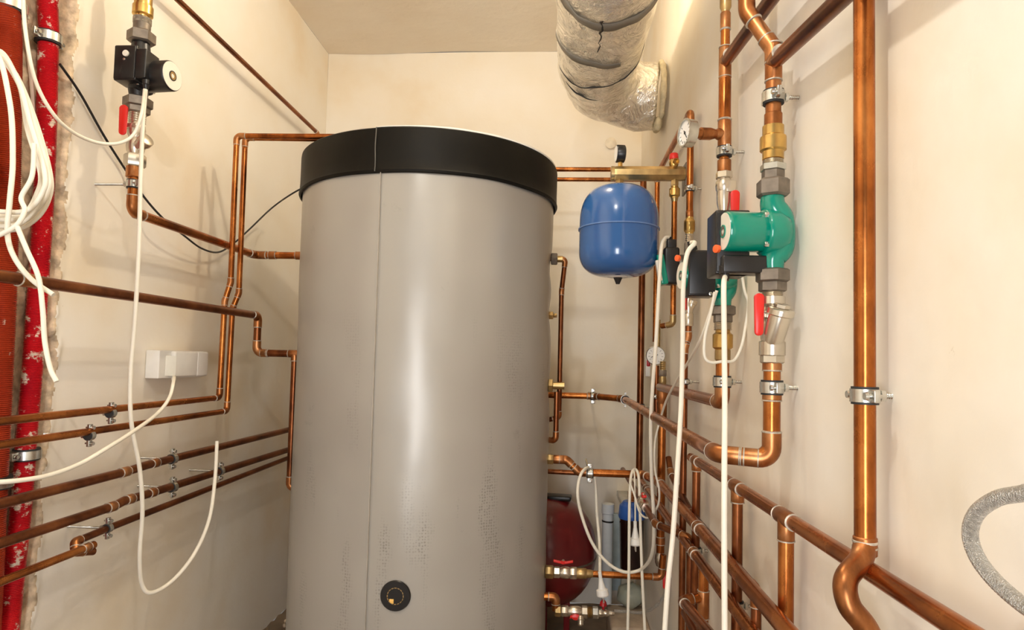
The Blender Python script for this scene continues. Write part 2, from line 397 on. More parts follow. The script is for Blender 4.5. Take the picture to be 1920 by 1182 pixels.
# ------------------------------------------------------------------ room shell
def grid(name, fn, nu, nv, mats, mfun=None, kind='structure'):
    bm = bmesh.new(); g = [[bm.verts.new(fn(i/nu, j/nv)) for j in range(nv+1)] for i in range(nu+1)]
    for i in range(nu):
        for j in range(nv):
            f = bm.faces.new((g[i][j], g[i+1][j], g[i+1][j+1], g[i][j+1]))
            if mfun and mfun((i+.5)/nu, (j+.5)/nv): f.material_index = 1
    me = bpy.data.meshes.new(name); bm.to_mesh(me); bm.free()
    for p in me.polygons: p.use_smooth = True
    o = bpy.data.objects.new(name, me); COL.objects.link(o)
    for mm in mats: me.materials.append(mm)
    o['kind'] = kind; return o
# left wall with a chased groove for the conduits
Y0 = -1.3
def groove(z):
    k = noise.noise(V((0, 3.1, z*7)))*.022+noise.noise(V((5, 3.1, z*25)))*.012
    hi = 1.375+.018*min(1, max(0, (z-.6)))-.05*max(0, (.75-z))+k
    return 1.02, hi
ys = [Y0+(0.98-Y0)*i/8 for i in range(8)]+[.98+.5*i/110 for i in range(110)]+[1.48+(WB-1.48)*i/30 for i in range(31)]
nz_ = 260
def lw(u, v):
    y = ys[round(u*(len(ys)-1))]; z = CEIL*v; lo, hi = groove(z)
    ins = min(1, max(0, (y-lo)/.012))*min(1, max(0, (hi-y)/.016))
    n = noise.noise(V((y*30, z*30, 0)))*.010+noise.noise(V((y*80, z*80, 4)))*.006
    lip = math.exp(-((y-hi-.004)/.012)**2)*abs(noise.noise(V((1, y*40, z*40))))*.012
    w = noise.noise(V((y*1.5, z*1.5, 9)))*.003
    return V((WL-ins*(.045-n)+lip+w, y, z))
def lm(u, v):
    y = Y0+0; i = min(len(ys)-2, int(u*(len(ys)-1))); y = (ys[i]+ys[i+1])/2; lo, hi = groove(CEIL*v)
    return lo < y < hi+.007+.012*noise.noise(V((7, v*60, 2)))
grid('wall_left', lw, len(ys)-1, nz_, [PLA, ROUGHP], lm)
grid('wall_right', lambda u, v: V((WR+noise.noise(V((u*6, v*4, 2)))*.003, Y0+(WB-Y0)*u, CEIL*v)), 60, 40, [PLA])
grid('wall_back', lambda u, v: V((WL+(WR-WL)*u, WB+noise.noise(V((u*3, v*4, 5)))*.006, CEIL*v)), 30, 40, [PLA])
grid('ceiling', lambda u, v: V((WL+(WR-WL)*u, Y0+(WB-Y0)*v, CEIL+noise.noise(V((u*3, v*6, 1)))*.010+.012*max(0, noise.noise(V((u*2.2, v*9, 7)))))), 30, 80, [CEI])
def fl(u, v):
    x = WL+(WR-WL)*u; y = Y0+(WB-Y0)*v
    e = min(1, max(0, (x-WL)/.06))
    return V((x, y, noise.noise(V((x*8, y*8, 1)))*.006+(1-e)*.02*abs(noise.noise(V((x*14, y*14, 3))))-.004))
grid('floor', fl, 60, 120, [FLOORM])

# ------------------------------------------------------------------ buffer tank
TC = V((-.440, 2.14, 0)); TR = .418
LZ0, LZ1 = EYE+.512, EYE+.640
tank = thing('buffer_tank', V((TC.x, TC.y, 0)), 'tall grey vinyl jacketed buffer tank with a black lid standing on the floor', 'buffer tank')
bm = bmesh.new(); uvl = bm.loops.layers.uv.new('UVMap'); n = 128; nzz = 60; ringv = []
for j in range(nzz+1):
    z = LZ0+.03 if j == nzz else (LZ0+.03)*j/nzz
    rr = []
    for k in range(n):
        a = 2*PI*k/n
        b_ = .0035*noise.noise(V((math.cos(a)*2.3, math.sin(a)*2.3, z*2.6)))+.002*noise.noise(V((math.cos(a)*6, math.sin(a)*6, z*5)))
        # slight dents where ports pull the jacket in on the right side
        for za in (EYE+.31, EYE+.16, EYE-.09): b_ -= .008*math.exp(-((a-.02 if a < PI else a-2*PI-.02)/.25)**2-((z-za)/.05)**2)
        rr.append(bm.verts.new((TC.x+math.cos(a)*(TR+b_), TC.y+math.sin(a)*(TR+b_), z)))
    ringv.append(rr)
for j in range(nzz):
    for k in range(n):
        f = bm.faces.new((ringv[j][k], ringv[j][(k+1) % n], ringv[j+1][(k+1) % n], ringv[j+1][k]))
        for l, (kk, jj) in zip(f.loops, ((k, j), (k+1, j), (k+1, j+1), (k, j+1))):
            l[uvl].uv = (2*PI*kk/n*TR, (LZ0+.03)*jj/nzz)
obj('jacket', bm, JACK, tank)
# seam strip facing the viewer
def tank_pt(px, py, rad=TR):
    d = ray(px, py); o = EV
    a = d.x**2+d.y**2; b = 2*((o.x-TC.x)*d.x+(o.y-TC.y)*d.y); c = (o.x-TC.x)**2+(o.y-TC.y)**2-rad**2
    t = (-b-math.sqrt(b*b-4*a*c))/(2*a); return o+d*t
sp = tank_pt(706, 600); sa = math.atan2(sp.y-TC.y, sp.x-TC.x)
bm = bmesh.new()
prv = None
for j in range(40):
    z = .02+(LZ0-.02)*j/39; row = []
    for da, dr in ((-.0030, .002), (-.0022, .0058), (.0022, .0058), (.0030, .002)):
        row.append(bm.verts.new((TC.x+math.cos(sa+da)*(TR+dr+.002), TC.y+math.sin(sa+da)*(TR+dr+.002), z)))
    if prv:
        for k in range(3): bm.faces.new((prv[k], prv[k+1], row[k+1], row[k]))
    prv = row
obj('jacket_seam', bm, simple('seam_vinyl', (.42, .39, .34), .4), tank)
bm = bmesh.new(); LR = TR+.009
def lidr(a, z): return LR+.002*noise.noise(V((math.cos(a)*3, math.sin(a)*3, z*6)))
rings = []
for z, dr in ((LZ0-.002, -.004), (LZ0, .001), (LZ0+.006, .0035), (LZ0+.012, .001), (LZ0+.04, 0), (LZ0+.08, 0), (LZ1-.012, 0), (LZ1-.004, -.001), (LZ1, -.006), (LZ1+.001, -.05), (LZ1+.001, -LR*.98)):
    rings.append([bm.verts.new((TC.x+math.cos(2*PI*k/n)*(lidr(2*PI*k/n, z)+dr), TC.y+math.sin(2*PI*k/n)*(lidr(2*PI*k/n, z)+dr), z+.003*noise.noise(V((math.cos(2*PI*k/n)*2, math.sin(2*PI*k/n)*2, 3))))) for k in range(n)])
for j in range(len(rings)-1):
    for k in range(n): bm.faces.new((rings[j][k], rings[j][(k+1) % n], rings[j+1][(k+1) % n], rings[j+1][k]))
lid = obj('lid', bm, VINYL, tank)
lp = tank_pt(704, 290, LR); la = math.atan2(lp.y-TC.y, lp.x-TC.x)
part_sweep('lid_seam', simple('seam_thread', (.10, .095, .08), .5), lid, [V((TC.x+math.cos(la+.002*math.sin(i))*(LR+.0015), TC.y+math.sin(la)*(LR+.0015), LZ0+.002+(LZ1-LZ0-.004)*i/8)) for i in range(9)], .0016, 8)
bm = bmesh.new(); prv = None
for i in range(61):
    a = -PI*.56+PI*.86*i/60; R0 = LR-.004; e = math.sin(PI*i/60)**.5
    hgt = .006*e*(1+.35*noise.noise(V((i*.3, 0, 0))))+.001
    row = [bm.verts.new((TC.x+math.cos(a)*(R0+q), TC.y+math.sin(a)*(R0+q), LZ1+zz)) for q, zz in ((0, 0), (.000, hgt*.8), (-.006, hgt), (-.05, hgt), (-.05, 0))]
    if prv:
        for k in range(4): bm.faces.new((prv[k], prv[k+1], row[k+1], row[k]))
    prv = row
obj('foam_edge', bm, FOAM, tank)
# round black plug
pp = tank_pt(742, 1117); nd = V((pp.x-TC.x, pp.y-TC.y, 0)).normalized()
pg = part_lathe('port_cover', BLK, tank, [(0, .040), (.004, .041), (.007, .039), (.007, .022), (.005, .021), (.005, .001)], pp, nd, 40)
bm = bmesh.new(); u_, w_ = frame(nd)
for k in range(16):
    a = 2*PI*k/16; q = pp+nd*.0062+(u_*math.cos(a)+w_*math.sin(a))*.0215
    box(bm, q, (u_*math.cos(a)+w_*math.sin(a), u_*-math.sin(a)+w_*math.cos(a), nd), (.0012, .003, .0008))
obj('printed_ring', bm, BRASS_D, pg)
part_box('yellow_tab', simple('yellow_tab', (.85, .5, .12), .5), pg, pp+nd*.0065+V((-.010, 0, -.014)), (nd.cross(Z_), nd, Z_), (.006, .001, .006), .0008)

# ------------------------------------------------------------------ left wall: conduits
def conduit(name, label, pts, r, mat, pitch):
    P = spline([V(p) for p in pts], 24); L = [0]
    for a, b in zip(P, P[1:]): L.append(L[-1]+(b-a).length)
    tot = L[-1]; N = int(tot/pitch*4); out = []; rs = []; j = 0
    for i in range(N+1):
        s = tot*i/N
        while j < len(L)-2 and L[j+1] < s: j += 1
        t = (s-L[j])/max(1e-9, L[j+1]-L[j]); out.append(P[j].lerp(P[j+1], t)); rs.append(r*(1-.055*(1+math.cos(i*PI/2))))
    bm = bmesh.new(); sweep(bm, out, rs, 22); return tag(obj(name, bm, mat, smooth=80), label, 'conduit')
cx = WL-.012
def lpath(rows, x): return [PX(px, py, x) for px, py in rows]
conduit('corrugated_conduit', 'bright red corrugated conduit running floor to ceiling in the plaster groove', [V((cx, PX(92, -60, cx).y, CEIL))]+lpath([(92, -60), (91, 60), (88, 200), (84, 330), (78, 440), (70, 560), (61, 690), (50, 820), (40, 950), (26, 1080), (10, 1240)], cx)+[V((cx, PX(-10, 1300, cx).y, .0))], .0205, RCON, .0036)
conduit('corrugated_conduit', 'brownish red corrugated conduit left of the bright red one, behind the cable coil', [V((cx+.004, PX(14, -60, cx).y, CEIL))]+lpath([(14, -60), (14, 80), (13, 220), (11, 340), (7, 460), (2, 600), (-6, 760), (-16, 960), (-30, 1240)], cx+.004)+[V((cx+.004, PX(-30, 1240, cx).y-.01, .0))], .026, OCON, .0042)
GC = 'pipe clamps on the conduits'
clamp('zinc pipe clamp round the top of the bright red conduit, smeared with plaster', PX(90, 72, cx), V((0, -.02, 1)), V((-1, 0, 0)), .035, .0205, GC)
clamp('zinc pipe clamp on the bright red conduit below the paired pipes', PX(50, 852, cx), V((0, -.05, 1)), V((-1, 0, 0)), .035, .0205, GC)
clamp('zinc pipe clamp on the brownish red conduit at the top left edge', PX(14, 12, cx), V((0, 0, 1)), V((-1, 0, 0)), .035, .026, GC)
clamp('zinc pipe clamp on the brownish red conduit at the left edge, low down', PX(-12, 905, cx), V((0, -.03, 1)), V((-1, 0, 0)), .035, .026, GC)
part = part_sweep
tag(part_sweep('flat_cable', simple('pale_cable', (.66, .56, .48), .6), None, spline([PX(40, -20, WL-.03), PX(48, 60, WL-.03), PX(60, 170, WL-.032), PX(66, 300, WL-.032), PX(62, 420, WL-.034)], 6), .004, 8), 'pale thin cable in the groove between the two corrugated conduits', 'cable')

# ------------------------------------------------------------------ left wall: copper pipes
R22 = .0105
LX_ = -1.055
GL = None
# thick pipe A with the drop and tee into the tank
LXA = -1.02; a0 = PX(-40, 512, LXA); a1 = PX(484, 592, LXA); yA = a1.y; zA = a1.z
a1 = V((a1.x, yA, zA)); a0.z = zA
a2 = V((a1.x, yA, PY(483, 662, yA).z)); a3 = V((TC.x-TR*.93, yA, a2.z))
runA = run('thick copper pipe at half height on the left wall stepping down into the tank side', [V((LXA, .2, zA)), a1, a2, a3], .0122, CU_D, couplings=[(0, .50, .02), (2, .14, .010)])
tp = PY(553, 667, yA); tp.z = a2.z
tee(runA, tp, X_, -Z_, .0115, .022)
b1 = PY(560, 916, yA); b1.x = tp.x
run('copper pipe dropping from the tee beside the tank to a low elbow', [tp-Z_*.013, b1, b1+V((.12, .02, 0))], .0112, CU_D)
# pump line elbow to tank
LC = Column(262, 130, x=-1.05)
c0 = LC.p(300); c1 = LC.p(394)
c2 = PX(478, 481, -1.05); c2.x = LC.x
zc = (c1.z+c2.z)/2; c1.z = c2.z = zc
c3 = V((-.84, c2.y, zc))
runC = run('thick copper pipe from the left pump down and along the wall to the tank', [LC.p(318), c1, c2, c3], .0122, CU_M, couplings=[(1, .04, .012), (2, .3, .012), (2, .75, .012)])
part_box('angle_bracket', IRON, tank, PY(573, 494, c2.y-.05), ((V((.5, 0, -1))).normalized(), Y_, V((1, 0, .5)).normalized()), (.022, .010, .003), .001)
# twin risers (pipe one and two) with high level run over the tank
LXR = -1.022; u1 = PX(444, 255, LXR); Y1 = u1.y
def at(px, py, y): return PY(px, py, y)
z1 = u1.z
top1 = V((u1.x, Y1, z1)); far1 = V((-.56, Y1+.02, z1))
j1 = V((top1.x+.002, Y1, at(440, 530, Y1).z)); xlow = at(418, 640, Y1).x
j1b = V((xlow, Y1, at(421, 565, Y1).z)); k1 = V((xlow-.003, Y1, at(411, 746, Y1).z))
e1y = .2
yb = 2.40; ybb = 2.62
run('left one of the twin copper risers left of the tank', [V((.335, yb, at(1140, 318, yb).z)), V((far1.x+.1, yb, at(1140, 318, yb).z)), V((far1.x, Y1+.01, z1)), top1, j1, j1b, k1, V((k1.x, e1y, k1.z))], .0086, CU_M, couplings=[])
Y2 = PX(460, 255, LXR).y; z2 = at(462, 257, Y2).z-.003; top2 = V((LXR, Y2, z2)); j2 = V((LXR+.002, Y2, at(452, 550, Y2).z)); x2 = at(433, 640, Y2).x
j2b = V((x2, Y2, at(436, 580, Y2).z)); k2 = V((x2-.003, Y2, at(427, 771, Y2).z))
run('right one of the twin copper risers left of the tank', [V((PY(1204, 500, ybb).x, ybb, at(1140, 337, ybb).z)), V((far1.x+.12, ybb, at(1140, 337, ybb).z)), V((far1.x, Y2+.02, z2)), top2, j2, j2b, k2, V((k2.x, e1y, k2.z))], .0086, CU_M)
# pipe from ceiling along left wall
xh = -1.10
h1 = PX(596, 250, xh); h0 = V((xh, 1.2, h1.z))
run('thin copper pipe high on the left wall sloping towards the back corner', [h0, h1, V((h1.x, h1.y, h1.z-.30))], .0085, CU_D)
# three lower pipes
def along(px, py, x, z=None):
    p = PX(px, py, x)
    return p
LP = -1.05
p3a = PX(-5, 946, LP); p3b = PX(240, 884, LP); p3c = PX(275, 874, LP); p3d = PX(575, 798, LP)
run('thick horizontal pipe with one slight kink on the left wall below the paired pipes', [V((LP, .2, p3a.z)), p3b, p3c+V((0, 0, .002)), V((LP, 2.62, p3d.z))], .0108, CU_D, couplings=[(0, .99, .014), (2, .03, .012)], joints=False)
p4a = PX(0, 1020, LP); p4b = PX(215, 949, LP); p4c = PX(270, 929, LP); p4d = PX(575, 833, LP)
run('copper pipe on the left wall with a patched kink between two couplings', [V((LP, .2, p4a.z)), p4b, p4b.lerp(p4c, .3)+V((0, 0, .004)), p4c, V((LP, 2.62, p4d.z))], .0108, CU_D, couplings=[(0, .99, .012), (2, .25, .012), (3, .03, .012)], joints=False)
p5d = PX(575, 846, LP); p5c = PX(205, 990, LP); p5b = PX(140, 1017, LP)
zz = PX(300, 950, LP).z
q1 = PX(172, 1026, LP+.012)
run('copper pipe on the left wall doubled back at a return bend smeared with plaster', [V((LP, 2.62, p5d.z)), p5c, p5b, p5b+V((.012, -.012, -.018)), q1+V((.004, 0, -.010)), ] , .0085, CU_D, fr=.012)
run('short lower pipe leaving the return bend towards the left edge', [PX(176, 1022, LP+.018), V((LP+.018, .2, PX(0, 1092, LP+.018).z))], .0085, CU_M, couplings=[(0, .02, .010)])
GA = 'pipe clamps on the left wall pipes'
wl = V((-1, 0, 0))
def lclamp(label, px, py, x, r, lug=Z_):
    p = PX(px, py, x); clamp(label, p, Y_, wl, p.x-WL, r, GA, lug)
lclamp('zinc pipe clamp on the upper pipe of the left pair, below the socket outlet', 208, 775, k1.x, .0086)
lclamp('zinc pipe clamp on the lower pipe of the left pair, nearer the red conduit', 168, 817, k2.x, .0086)
lclamp('zinc pipe clamp on a long rod holding the third pipe up on the left wall', 323, 861, LP, .0108)
lclamp('zinc pipe clamp on a long rod holding the second pipe up on the left wall', 323, 914, LP, .0108)
lclamp('zinc pipe clamp on the lowest left pipe beside its return bend', 202, 991, LP, .0085)
lclamp('zinc pipe clamp behind the end of the hanging white cable', 412, 884, LP, .0108)

# left pump column
run('copper pipe above the brass check valve of the left wall pump', [V((LC.x, LC.y, CEIL)), LC.p(-18)], .0125, CU_M)
t = thing('check_valve', LC.p(35), 'brass check valve above the black pump at the top of the left wall', 'check valve')
LC.fit(t, 'valve_body', BRASS, -20, 34, 33, 'barrel'); LC.fit(t, 'hex_end', BRASS, 12, 30, 38, 'cyl'); LC.fit(t, 'nipple', SOLD, 34, 46, 34, 'thread'); LC.fit(t, 'reducer', IRON, 44, 64, 32)
def pump(label, C, y_mid, y_top, y_bot, wn, m, L, R, hr, body, boxspec, knob=None, nuts=((0, 0), (0, 0)), disc=LABEL, bulge=.0, name='circulation_pump', voff=0):
    """circulation pump: housing tube, volute, motor, label disc, terminal box, union nuts"""
    c = C.p(y_mid)
    root = thing(name, c, label, 'pump')
    up = C.p(y_top); dn = C.p(y_bot)
    side = -m
    pts = spline([up, up+(c-up)*.35, c+side*bulge+(up-c)*.3, c+side*bulge+(dn-c)*.35, dn+(c-dn)*.35, dn], 6)
    k = len(pts); rs = [hr*(1+.28*math.sin(PI*i/(k-1))) for i in range(k)]
    bm = bmesh.new(); sweep(bm, pts, rs, 20)
    lathe(bm, [(-.024, R*.55), (-.018, R*.92), (-.004, R*1.12), (.010, R*1.17), (.016, R*1.17), (.018, R*1.1)], c+side*voff, m, 32)
    h = obj('pump_housing', bm, body, root, smooth=50)
    u, w = frame(m)
    for q in range(4):
        a = PI/4+q*PI/2
        part_lathe('flange_bolt', STEEL, h, prof('hex', .007, .0045), c+side*voff+m*.016+(u*math.cos(a)+w*math.sin(a))*R*1.02, m, 6)
    s = c+side*voff
    mo = part_lathe('motor', body, root, [(.014, R*.9), (.018, R), (L-.005, R), (L-.001, R*.97), (L, R*.95), (L, R*.94), (L-.001, R*.93), (L-.001, .001)], s, m, 40)
    d = part_lathe('label_disc', disc, root, [(L-.002, R*.925), (L+.0006, R*.925), (L+.0006, R*.30)], s, m, 40)
    part_lathe('centre_screw', BRASS_D if body is BLK else IRON, d, [(L-.003, R*.29), (L+.002, R*.28), (L+.002, R*.16), (L, R*.14), (L, .0005)], s, m, 24)
    part_lathe('hub_ring', body if body is GRN else BLK, d, [(L, R*.34), (L+.0022, R*.33), (L+.0022, R*.27), (L, R*.26)], s, m, 24)
    if boxspec:
        off, hs, bev = boxspec; bc = s+off
        b = part_box('terminal_box', BLK, root, bc, AX, hs, bev)
        part_box('box_lid', BLK, b, bc+V((0, -hs[1]*1.02, 0)), AX, (hs[0]*.93, .002, hs[2]*.93), .0015)
    if knob: part_lathe('speed_knob', ORNG, root, prof('cyl', .006, .0065), s+knob, V((-1, -.6, 0)), 16)
    return root, s
mL = V((1, -.10, 0)).normalized()
CL = LC
rP, sP = pump('black circulation pump with a white end disc on the left wall', CL, 146, 80, 183, 40, mL, .092, .0365, .020, BLK, (V((.000, -.030, .014)), (.028, .024, .043), .003), disc=LABEL)
part_box('switch_block', BLK, rP, sP+V((.038, -.028, .012)), AX, (.014, .026, .036), .003)
part_lathe('knob', LABEL, rP, prof('cyl', .004, .0075), sP+V((.004, -.0565, .034)), -Y_, 20)
part_lathe('screw', STEEL, rP, prof('cyl', .002, .003), sP+V((.000, -.0565, .020)), -Y_, 12)
LC.fit(rP, 'union_nut', IRON, 60, 82, 52, 'hex'); LC.fit(rP, 'union_nut', IRON, 184, 203, 54, 'hex')
gp = PY(274, 160, LC.y-.045); part_lathe('cable_gland', BLK, rP, [(0, .009), (.01, .009), (.012, .007), (.022, .006)], gp+Z_*.012, -Z_, 16)
t = thing('ball_valve', LC.p(230), 'ball valve with red lever under the black pump on the left wall', 'ball valve')
LC.fit(t, 'hex_end', IRON, 200, 214, 46, 'hex'); LC.fit(t, 'nipple', NICK, 212, 232, 32, 'thread'); LC.fit(t, 'valve_body', NICK, 228, 262, 33, 'dome')
hp = PY(231, 196, LC.y-.03); lever('handle', REDH, t, PY(231, 225, LC.y-.03), AX, (.0105, .003, .037), .0028)
part_box('handle_stem', NICK, t, (LC.p(236)+PY(234, 236, LC.y-.03))*.5, AX, (.018, .006, .006), .002)
t = thing('y_strainer', LC.p(285), 'nickel strainer with an angled branch under the red lever of the left wall', 'strainer')
LC.fit(t, 'strainer_body', NICK, 258, 292, 34, 'dome'); LC.fit(t, 'hex_end', NICK, 290, 314, 40, 'hex'); 
bd = (V((1, -.35, .55))).normalized(); part_lathe('strainer_branch', NICK, t, [(0, .015), (.030, .015), (.031, .018), (.044, .018), (.046, .014)], LC.p(280), bd, 20)
LC.fit(t, 'copper_tail', CU_J, 312, 334, 30)
clamp('zinc pipe clamp below the strainer on the left wall', LC.p(346), Z_, wl, LC.x-WL, .0125, GA, V((.75, -.65, 0)))

# socket outlet
so = PX(330, 686, WL+.001)
s0 = PX(287, 662, WL); s1 = PX(388, 705, WL)
yl, yr = PX(285, 685, WL+.02).y, PX(388, 685, WL+.05).y
t = thing('socket_outlet', V((WL, (yl+yr)/2, so.z)), 'white surface mounted socket outlet block on the left wall', 'socket')
zc_ = (PX(330, 662, WL+.04).z+PX(330, 705, WL+.04).z)/2; zh = .040
W2 = (yr-yl)/2
part_box('back_box', WHT, t, V((WL+.020, yl+W2, zc_)), AX, (.020, W2, zh), .003)
part_box('cover', WHT, t, V((WL+.046, yl+W2*1.22, zc_+.001)), AX, (.008, W2*.76, zh*.94), .006)
part_box('cover', WHT, t, V((WL+.046, yl+W2*1.72, zc_+.001)), AX, (.0095, W2*.27, zh*.95), .006)
part_box('broken_flap', FOAM, t, V((WL+.045, yl+W2*.40, zc_-.004)), (V((1, -.5, 0)).normalized(), V((.5, 1, 0)).normalized(), Z_), (.003, W2*.14, zh*.72), .001)
part_lathe('cable_gland', WHT, t, [(0, .006), (.014, .006)], V((WL+.046, yl+W2*.55, zc_-zh-.006)), Z_, 14)

# ------------------------------------------------------------------ cables helper
def cable(label, pts, r=.0043, mat=None, name='cable', plug=None, n=10, thinglike=True):
    P = spline([PY(*p) if not isinstance(p, Vector) else p for p in pts], n)
    bm = bmesh.new(); sweep(bm, P, r, 10)
    root = obj(name, bm, mat or CAB, smooth=80); tag(root, label, 'cable')
    if plug:
        q, d = plug; d = d.normalized(); u, w = frame(d)
        bm = bmesh.new(); lathe(bm, [(0, .006), (.012, .008), (.03, .012), (.034, .018), (.05, .019), (.054, .016)], q, d, 20); pl = obj('plug', bm, WHT, root)
        for s in (-1, 1): part_lathe('plug_pin', STEEL, pl, [(0, .0024), (.018, .0022)], q+d*.053+u*s*.0085, d, 10)
        part_lathe('strain_relief', WHT, pl, prof('thread', .022, .006), q-d*.02, d, 12)
    return root
yP = LC.y
cable('white cable hanging from the black left pump in one long deep loop', [(273, 168, yP-.048), (268, 230, yP-.05), (264, 330, yP-.06), (260, 470, yP-.07), (253, 600, yP-.07), (245, 700, yP-.07), (246, 790, yP-.06), (262, 880, yP-.03), (267, 960, yP-.01), (262, 1040, yP), (266, 1095, yP+.02), (284, 1112, yP+.04), (325, 1088, yP+.10), (365, 1038, yP+.16), (392, 975, yP+.22), (403, 900, yP+.27), (407, 828, yP+.30)], .0050)
cable('thin white cable swooping from the top left edge to the black pump', [(42, -30, 1.12), (48, 60, 1.13), (66, 150, 1.14), (100, 214, 1.17), (140, 250, 1.22), (185, 268, 1.27), (225, 268, 1.31), (252, 250, 1.335), (266, 210, 1.345), (271, 168, yP-.046)], .0036)
cable('white cable from the socket outlet sloping down to the left edge over the pipes', [V((WL+.046, yl+W2*.55, zc_-zh+.004)), (326, 712, 1.56), (318, 745, 1.50), (296, 775, 1.44), (255, 806, 1.33), (205, 838, 1.24), (150, 870, 1.17), (90, 892, 1.10), (30, 902, 1.04), (-30, 906, 1.0)], .0042)
def LB(px, py, o=.012): p = PX(px, py, WL+o); return p
cable('thin black cable clipped along the left wall and drooping to the tank', [LB(112, 120), LB(150, 175), LB(195, 255), LB(235, 318), LB(272, 372, .03), LB(308, 412, .05), LB(345, 442, .05), LB(378, 466, .04), LB(410, 473, .03), LB(440, 455, .03), LB(470, 428, .05), LB(510, 390, .08), (550, 362, 2.2), (590, 342, 2.2)], .0030, CABK)
# cable coil at left edge
random.seed(3)
cp = []
yC = 1.06
for k in range(6):
    jj = (0, 7, 3, 13, 18, 10)[k]; kk_ = (0, 12, 26, 8, 20, 34)[k]
    cp += [(-10, 92+jj, yC-.012*k), (30+jj*.3, 140+jj, yC-.011*k+.004), (66-jj*.8, 225+jj, yC-.010*k+.004), (94-jj, 325, yC-.010*k), (92-jj*1.3, 372-kk_*.3, yC-.010*k), (66-jj, 412-kk_*.6, yC-.010*k), (20, 432-kk_, yC-.012*k), (-40, 420-kk_, yC-.012*k), (-90, 330, yC-.012*k), (-70, 180, yC-.012*k-.004)]
cp += [(-12, 96, yC-.075), (18, 190, yC-.077), (24, 300, yC-.077), (18, 380, yC-.077), (14, 440, yC-.072), (28, 485, yC-.07), (60, 525, yC-.065), (100, 553, yC-.06)]
cable('thick coil of white cable hung at the left edge in front of the conduits', cp, .0041, n=8)
cable('white cable tail leaving the coil and hanging down over the red conduit', [(32, 425, .97), (50, 468, .975), (72, 520, .98), (80, 580, .985), (84, 640, .99), (94, 690, .99), (106, 716, .99)], .0040)
cable('white cable end crossing the coil bottom towards the left edge', [(64, 270, .99), (60, 330, .985), (40, 370, .98), (46, 395, .975), (28, 425, .97), (-20, 450, .965)], .0038)

# ------------------------------------------------------------------ insulated duct
DX, DZ, DR = .118, EYE+1.035, .140
pts = [V((DX, .9+i*.02, DZ)) for i in range(0, 66)]
def arc(): 
    out = []; cc = V((DX+.16, 2.20, DZ-.0))
    for i in range(1, 15):
        a = PI*.5*i/14; out.append(V((cc.x-.16*math.cos(a), cc.y+.16*math.sin(a), DZ-.045*i/14)))
    return out
pts += arc(); pts += [pts[-1]+V((.02*i, 0, 0)) for i in range(1, 4)]
bm = bmesh.new()
fine = []
for a, b in zip(pts, pts[1:]):
    for k in range(2): fine.append(a.lerp(b, k/2))
fine.append(pts[-1])
n_ = len(fine)
rs = [DR*(1.0 if i < n_*.72 else 1-.16*((i-n_*.72)/(n_*.28))) for i in range(n_)]
sweep(bm, fine, rs, 120)
for v in bm.verts:
    c = v.co
    d = V((c.x-DX, 0, c.z-DZ))
    k = noise.noise(c*9)*.010+noise.noise(c*26+V((3, 1, 2)))*.0045+(1-abs(noise.noise(c*14+V((9, 9, 0)))))*.006-.005
    v.co += (c-V((DX, c.y, DZ))).normalized()*k if c.y < 2.19 else (c-V((DX+.05, 2.22, DZ))).normalized()*k
duct = thing('insulated_duct', V((DX, 1.5, DZ)), 'foil wrapped insulated ventilation duct under the ceiling turning into the right wall', 'duct')
obj('foil_wrap', bm, FOIL, duct, smooth=180)
def tape(yc, a0, a1, wd, rr, slope=0):
    bm = bmesh.new(); prv = None
    for i in range(41):
        a = a0+(a1-a0)*i/40; row = []
        for s in (-1, 0, 1):
            y = yc+s*wd/2+slope*math.sin(a*2)
            c = V((DX+math.cos(a)*rr, y, DZ+math.sin(a)*rr)); k = noise.noise(c*9)*.010+noise.noise(c*26+V((3, 1, 2)))*.0045
            row.append(bm.verts.new(V((DX, y, DZ))+V((math.cos(a), 0, math.sin(a)))*(rr+k+.0035)))
        if prv:
            for q in range(2): bm.faces.new((prv[q], prv[q+1], row[q+1], row[q]))
        prv = row
    o = obj('tape_band', bm, SILT, duct); 
    md = o.modifiers.new('s', 'SOLIDIFY'); md.thickness = .001; return o
tape(1.68, PI*1.0, PI*2.02, .036, DR); tape(1.90, PI*1.08, PI*1.62, .03, DR)
# seams and tear
def seam(y, a0, a1, sl):
    bm = bmesh.new(); P = []
    for i in range(30):
        a = a0+(a1-a0)*i/29; yy = y+sl*(i/29)**2; c = V((DX+math.cos(a)*DR, yy, DZ+math.sin(a)*DR)); k = noise.noise(c*9)*.010+noise.noise(c*26+V((3, 1, 2)))*.0045
        P.append(V((DX, yy, DZ))+V((math.cos(a), 0, math.sin(a)))*(DR+k))
    sweep(bm, P, [.0006+.0022*math.sin(PI*i/29) for i in range(30)], 6); obj('open_seam', bm, RUB, duct)
seam(2.10, PI*1.1, PI*1.95, -.14); seam(2.15, PI*1.2, PI*1.5, 0)
tr = []
for i in range(12): 
    a = PI*1.46; y = 1.62+.2*i/11; tr.append(V((DX+math.cos(a)*(DR)+.004*math.sin(i*2.2), y, DZ+math.sin(a)*(DR+.001))))
part_sweep('tear', RUB, duct, tr, [.0008+.004*abs(math.sin(i*1.1))*(1 if i < 7 else .3) for i in range(12)], 6)
# yellow foam collar at the wall
bm = bmesh.new(); P = []
cw = V((WR-.020, pts[-1].y, DZ-.045))
for i in range(49):
    a = 2*PI*i/48; q = 1+.10*noise.noise(V((math.cos(a)*3, math.sin(a)*3, 0)))
    P.append(cw+V((0, math.cos(a)*.118*q, math.sin(a)*.118*q)))
sweep(bm, P, [.013*.8+.005*noise.noise(p*40) for p in P], 10, cap=False)
for k in range(3): lathe(bm, prof('dome', .05, .011), cw+V((-.012, -.06+.03*k, -.150+.01*k)), V((.1, 0, 1)), 10)
obj('foam_collar', bm, PUR, duct, smooth=80)

